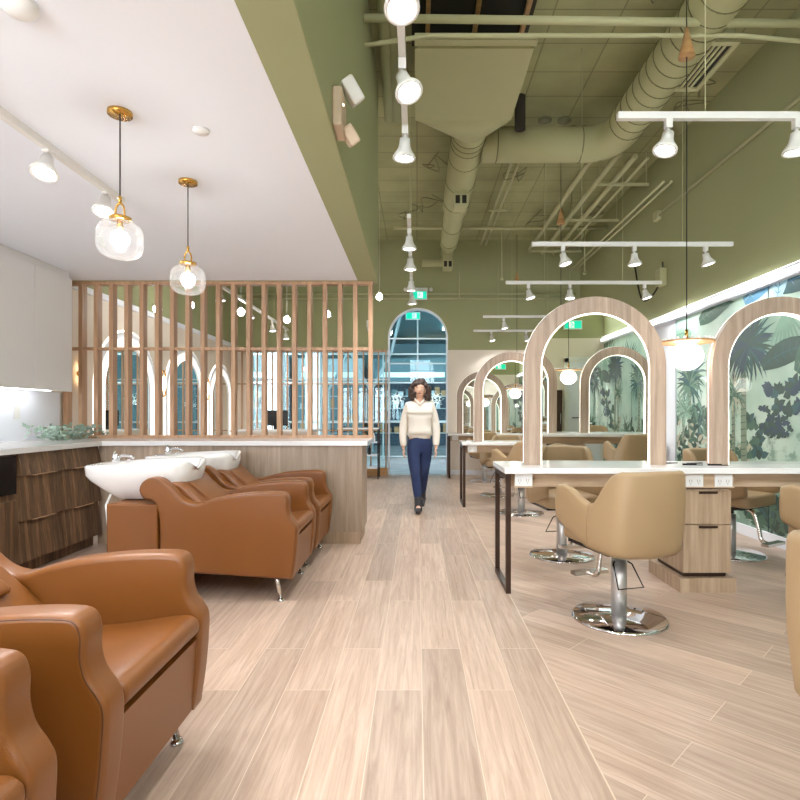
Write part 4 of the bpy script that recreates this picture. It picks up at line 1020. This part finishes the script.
for i in range(14):
    rn = random.Random(100 + i); x = rn.uniform(-.2, 3.2); y = rn.uniform(3, 10.5)
    pts = [(x, y, 4.9)] ; 
    for k in range(6): pts.append((x + rn.uniform(-.25, .25), y + rn.uniform(-.25, .25), 4.80 - rn.uniform(0, .12)))
    pts.append((x + .1, y + .3, 4.9))
    o = MB().tube(spline(pts, 4), .006, 5).build('loose_cable', 'seam'); tag(o, 'loose olive painted cable looping below the ceiling deck', 'cable', 'loose ceiling cables')
for i, (x, a) in enumerate(((-.3, 3.0), (-.22, 3.2))):
    pipe([(x, 2.7, 4.6), (x + .05, 3.6, 4.65), (x - .02, 6.4, 4.7)], .06, 'dark flexible duct beside the bulkhead, ' + ['outer one', 'inner one'][i], 'flexible ducts', 12, 'sage', 'flexible_duct')

for i, (x, y) in enumerate(((1.18, 6.3), (2.12, 7.0), (1.98, 7.0))):
    o = MB().lathe([(.05, 4.52), (.062, 4.52), (.062, 4.9), (.0, 4.9), (.0, 4.89), (.05, 4.89), (.05, 4.52)], 18, (x, y, 0)).build('pipe_sleeve', 'dark')
    tag(o, 'short dark pipe sleeve hanging from the ceiling, ' + ['right behind the plenum box', 'right one beside the duct bend', 'left one beside the duct bend'][i], 'pipe sleeve', 'dark pipe sleeves')
for i, x in enumerate((1.58, 1.82)):
    o = MB().lathe([(.05, 4.885), (.085, 4.885), (.085, 4.9), (.0, 4.9), (.0, 4.893), (.05, 4.893), (.05, 4.885)], 20, (x, 6.8, 0)).build('round_hole_disc', 'seam')  # ceiling hole drawn as a disc, its shade put into the dark colour
    tag(o, 'dark disc for a round hole in the olive ceiling behind the crossing duct, ' + ['left one', 'right one'][i], 'ceiling hole', 'round ceiling holes')
# emergency light
t = thing('emergency_light', 'beige emergency light with two lamp heads on the green bulkhead', 'emergency light', (-.43, 2.87, 2.86))
MB().box(0, .05, -.09, .09, -.14, .06).build('body', 'beige', t, .01)
q = Matrix.Rotation(R(-35), 3, 'Y') @ Matrix.Rotation(R(25), 3, 'X')
h = MB().box(.05, .12, -.04, .10, .03, .16, rot=q).build('lamp_head', 'lampwhite', t, .012, 3)
h = MB().box(.04, .10, .02, .15, -.16, -.06, rot=q).build('lamp_head', 'beige', t, .012, 3)
MB().ball((.052, -.05, -.02), .006).build('indicator', 'warmglow', t)
# exit signs
def exit_sign(loc, rz, lb):
    t = thing('exit_sign', lb, 'exit sign', loc, rz, 'green running figure exit signs')
    MB().box(-.18, .18, -.03, .03, -.09, .09).build('housing', 'plastic', t, .004)
    MB().box(-.165, .165, -.034, -.03, -.075, .075).build('green_face', 'green', t)
    s = MB(); y0, y1 = -.036, -.034
    s.box(-.02, .09, y0, y1, -.06, .06)
    s.build('white_door', 'signwhite', t)
    m = MB(); y0, y1 = -.038, -.036
    m.ball((.03, -.037, .042), .011, .002, .011, 12, 8)
    for (ax, az, bx, bz) in ((.03, .03, .012, -.008), (.012, -.008, .035, -.03), (.035, -.03, .03, -.055), (.012, -.008, -.012, -.03), (-.012, -.03, -.035, -.03), (.028, .026, .055, .006), (.028, .026, -.002, .016), (-.002, .016, -.012, -.004)):
        m.tube([(ax, -.037, az), (bx, -.037, bz)], .006, 6)
    m.build('running_figure', 'green', t)
    MB().cyl((0, 0, .09), (0, 0, .12), .01).build('stem', 'plastic', t); return t
exit_sign((.03, 11.36, 3.72), 0, 'green running figure exit sign above the arched opening')
exit_sign((2.79, -2.95, 2.86), PI, 'green exit sign behind the camera, seen reflected in the near arch mirror')
exit_sign((-.1, 13.5, 3.68), 0, 'copy of the exit sign standing in for its reflection beyond the arched opening')  # a reflection of the sign, built as a solid second sign
t = thing('emergency_light', 'white emergency light bar with two heads above the exit sign at the back', 'emergency light', (0.02, 11.44, 3.86))
MB().box(-.2, .2, -.04, .06, -.03, .03).build('body', 'plastic', t, .005)
for x in (-.26, .27): MB().ball((x, 0, 0), .04, n=14, m=8).build('lamp_head', 'plastic', t)
# ceiling details
t = thing('smoke_detector', 'white smoke detector on the white ceiling at the top left corner', 'smoke detector', (-1.40, 1.935, ZC))
MB().lathe([(0, 0), (.06, 0), (.06, -.02), (.04, -.04), (0, -.045)], 24).build('body', 'plastic', t)
t = thing('ceiling_sprinkler', 'flat round white sprinkler cover on the white ceiling right of the pendants', 'sprinkler', (-1.10, 2.8, ZC))
MB().lathe([(0, 0), (.042, 0), (.04, -.012), (0, -.013)], 24).build('cap', 'plastic', t)
# conduit bits and small devices on green back wall
t = thing('wall_camera', 'small white camera on the green back wall left of the arch', 'camera', (-1.0, 11.44, 3.1))
MB().box(-.05, .05, 0, .06, -.02, .12).cyl((0, 0, 0), (0, -.1, -.1), .03).build('body', 'plastic', t)
t = thing('wall_speaker', 'white wall speaker high on the right green wall with a looping cable', 'speaker', (XR - .1, 7.6, 3.15))
MB().box(0, .1, -.08, .08, -.12, .12).build('body', 'duct', t, .01)
MB().tube(spline([(0.05, -.05, .2), (.04, -.05, .0), (.02, .2, -.2), (.02, .6, -.15), (.06, 1.0, .6)], 6), .012, 8).build('cable', 'dark', t)
t = thing('tall_locker', 'tall dark grey locker against the wall behind the camera, reflected in the near mirror', 'locker', (2.4, YF + .22, 0))
MB().box(-.12, .12, -.18, .18, 0.02, 1.55).build('body', 'bronze', t, .004); MB().box(-.11, .11, -.17, .17, 0, .02).build('plinth', 'black', t)
MB().box(.08, .095, .18, .20, .9, 1.1).build('handle', 'steel', t)

# ------------------------------------------------------------------ person
def skin(name, pts, edges, rad, mat, parent, sub=2, extra=None):
    me = bpy.data.meshes.new(name); me.from_pydata(pts, edges, []); o = bpy.data.objects.new(name, me); COL.objects.link(o)
    sk = o.modifiers.new('skin', 'SKIN'); sk.use_smooth_shade = True
    for i, r in enumerate(rad):
        v = me.skin_vertices[0].data[i]; v.radius = r if isinstance(r, tuple) else (r, r); v.use_root = (i == 0)
    s = o.modifiers.new('sub', 'SUBSURF'); s.levels = sub; s.render_levels = sub
    dg = bpy.context.evaluated_depsgraph_get(); ev = o.evaluated_get(dg); m2 = bpy.data.meshes.new_from_object(ev)
    bpy.data.objects.remove(o)
    mb = MB(); mb.add([tuple(v.co) for v in m2.vertices], [list(p.vertices) for p in m2.polygons], True)
    if extra: extra(mb)
    return mb.build(name, mat, parent)
pr = thing('person', 'person with curly brown hair, cream sweatshirt and navy jeans walking down the aisle', 'person', (0.035, 7.2, 0))
pts = [(0, 0, .93), (0, -.005, 1.08), (0, -.01, 1.25), (0, 0, 1.39), (0, 0, 1.45), (0, -.01, 1.51), (0, -.015, 1.58), (0, -.01, 1.63)]
rad = [(.12, .085), (.11, .08), (.13, .09), (.11, .075), (.045, .045), (.055, .06), (.072, .085), (.06, .07)]
ed = [(i, i + 1) for i in range(7)]
def chain(start, ps, rs):
    prev = start
    for p, r in zip(ps, rs):
        pts.append(p); rad.append(r); ed.append((prev, len(pts) - 1)); prev = len(pts) - 1
    return prev
for sx in (-1, 1):
    chain(3, [(sx * .15, .0, 1.37), (sx * .19, .025, 1.24), (sx * .217, .03, 1.11), (sx * .219, .0, .97), (sx * .213, -.04, .855), (sx * .212, -.05, .80)], [.055, .046, .04, .034, .026, (.03, .018)])
lf = chain(0, [(-.085, -.02, .86), (-.075, -.09, .66), (-.055, -.14, .49), (-.035, -.17, .29), (-.02, -.2, .1), (-.02, -.27, .04), (-.025, -.33, .035)], [.085, .075, .055, .05, .038, .035, .025])
rt = chain(0, [(.085, .02, .86), (.07, .03, .66), (.06, .06, .49), (.045, .19, .31), (.035, .3, .15), (.035, .24, .07), (.035, .18, .05)], [.085, .075, .055, .05, .038, .035, .025])
def extra(mb):
    mb.ball((0, -.015, 1.575), .073, .09, .112, 24, 16)
    mb.ball((0, -.108, 1.562), .012, .018, .024, 10, 8)            # nose
    for sx in (-1, 1): mb.ball((sx * .075, -.01, 1.567), .01, .02, .03, 8, 6)   # ears
    for sx in (-1, 1):
        w = Vector((sx * .212, -.05, .80))
        for k in range(4):
            off = (-.024 + .016 * k); L = (.062, .072, .068, .052)[k]
            base = w + Vector((sx * .003, off * .9, -.012)); mb.tube([base, base + Vector((-sx * .004, -.004, -.03 - L * .3)), base + Vector((-sx * .014, -.004, -.032 - L * .6)), base + Vector((-sx * .028, -.002, -.03 - L * .85))], [.010, .0095, .0085, .007], 8)
        mb.tube([w + Vector((-sx * .004, -.026, .015)), w + Vector((-sx * .012, -.042, -.012)), w + Vector((-sx * .02, -.044, -.035))], [.011, .010, .008], 8)
body = skin('body', pts, ed, rad, 'skin', pr, 2, extra)
for sx in (-1, 1):
    e = MB().ball((sx * .03, -.096, 1.585), .012, .006, .007, 12, 8).build('eye', 'plastic', pr); MB().ball((sx * .03, -.101, 1.585), .006, .003, .006, 10, 6).build('iris', 'hair', e)
    MB().tube([(sx * .016, -.102, 1.602), (sx * .03, -.104, 1.606), (sx * .045, -.095, 1.601)], .003, 6).build('eyebrow', 'hair', pr)
MB().tube([(-.022, -.099, 1.525), (-.008, -.106, 1.528), (.008, -.106, 1.528), (.022, -.099, 1.525)], [.003, .006, .006, .003], 8).build('lips', 'lip', pr)
# sweatshirt
pts = [(0, -.005, 1.13), (0, -.005, 1.00), (0, 0, .90), (0, -.01, 1.26), (0, 0, 1.38), (0, 0, 1.45)]; rad = [(.165, .118), (.16, .115), (.15, .11), (.17, .125), (.14, .1), (.085, .08)]
ed = [(0, 1), (1, 2), (0, 3), (3, 4), (4, 5)]
for sx in (-1, 1): chain(4, [(sx * .14, .0, 1.365), (sx * .188, .025, 1.23), (sx * .215, .03, 1.10), (sx * .218, -.005, .96), (sx * .212, -.035, .87), (sx * .211, -.042, .84)], [.07, .062, .058, .054, .047, .036])
def ribs(mb):
    # V collar
    mb.tube([(-.07, -.03, 1.455), (-.04, -.085, 1.43), (0, -.125, 1.385), (.04, -.085, 1.43), (.07, -.03, 1.455), (.05, .05, 1.47), (-.05, .05, 1.47)], .015, 8, True)
skin('sweatshirt', pts, ed, rad, 'sweater', pr, 2, ribs)
pts = [(0, .0, 1.0), (0, 0, .90)]; rad = [(.145, .105), (.155, .12)]; ed = [(0, 1)]
chain(1, [(-.085, -.02, .82), (-.075, -.09, .65), (-.055, -.14, .49), (-.035, -.17, .30), (-.02, -.195, .16)], [.1, .085, .066, .06, .048])
chain(1, [(.085, .02, .82), (.07, .03, .65), (.06, .06, .49), (.045, .19, .32), (.037, .27, .19)], [.1, .085, .066, .06, .048])
skin('jeans', pts, ed, rad, 'denim', pr)
skin('boot', [(-.02, -.2, .1), (-.025, -.185, .24), (-.02, -.205, .05), (-.02, -.28, .042), (-.025, -.345, .035)], [(0, 1), (0, 2), (2, 3), (3, 4)], [.052, .054, .05, .042, .032], 'boot', pr)
skin('boot', [(.035, .3, .15), (.04, .24, .27), (.035, .29, .1), (.035, .215, .06), (.037, .15, .036)], [(0, 1), (0, 2), (2, 3), (3, 4)], [.052, .054, .048, .04, .03], 'boot', pr)
hb = MB(); rn = random.Random(11)
hb.ball((0, .025, 1.605), .092, .09, .1, 20, 12)
for k in range(230):
    a = rn.uniform(0, 2 * PI); z = rn.uniform(1.455, 1.70); rr_ = .1 if z > 1.6 else .125
    if z > 1.64: rr_ = .1 * math.sqrt(max(.05, 1 - ((z - 1.6) / .105) ** 2))
    x, y = rr_ * math.cos(a), .02 + rr_ * math.sin(a)
    if y < -.03 and abs(x) < .068 and z < 1.635: continue
    c = Vector((x, y, z)); s = rn.uniform(.014, .03)
    hb.ball(c, s * rn.uniform(.8, 1.2), s, s * rn.uniform(.8, 1.5), 8, 6)
hb.build('hair', 'hair', pr)

# ------------------------------------------------------------------ light, world, camera
w = bpy.data.worlds.new('world'); bpy.context.scene.world = w; w.use_nodes = True
w.node_tree.nodes['Background'].inputs[0].default_value = (0.86, 0.93, 1.0, 1); w.node_tree.nodes['Background'].inputs[1].default_value = 16.0
cam = bpy.data.cameras.new('camera'); co = bpy.data.objects.new('camera', cam); COL.objects.link(co)
cam.sensor_width = 36; cam.lens = 36 * F / 800; cam.shift_x = -(CX - 400) / 800; cam.shift_y = (CY - 400) / 800
cam.clip_start = 0.05; co.location = (0, 0, EYE); co.rotation_euler = (PI / 2, 0, 0)
sc = bpy.context.scene; sc.camera = co
sc.view_settings.view_transform = 'Standard'; sc.view_settings.look = 'None'; sc.view_settings.exposure = -0.06; sc.view_settings.gamma = 1
sc.view_settings.use_curve_mapping = False
sc.cycles.max_bounces = 10; sc.cycles.diffuse_bounces = 5; sc.cycles.transparent_max_bounces = 12
sc.cycles.sample_clamp_indirect = 6
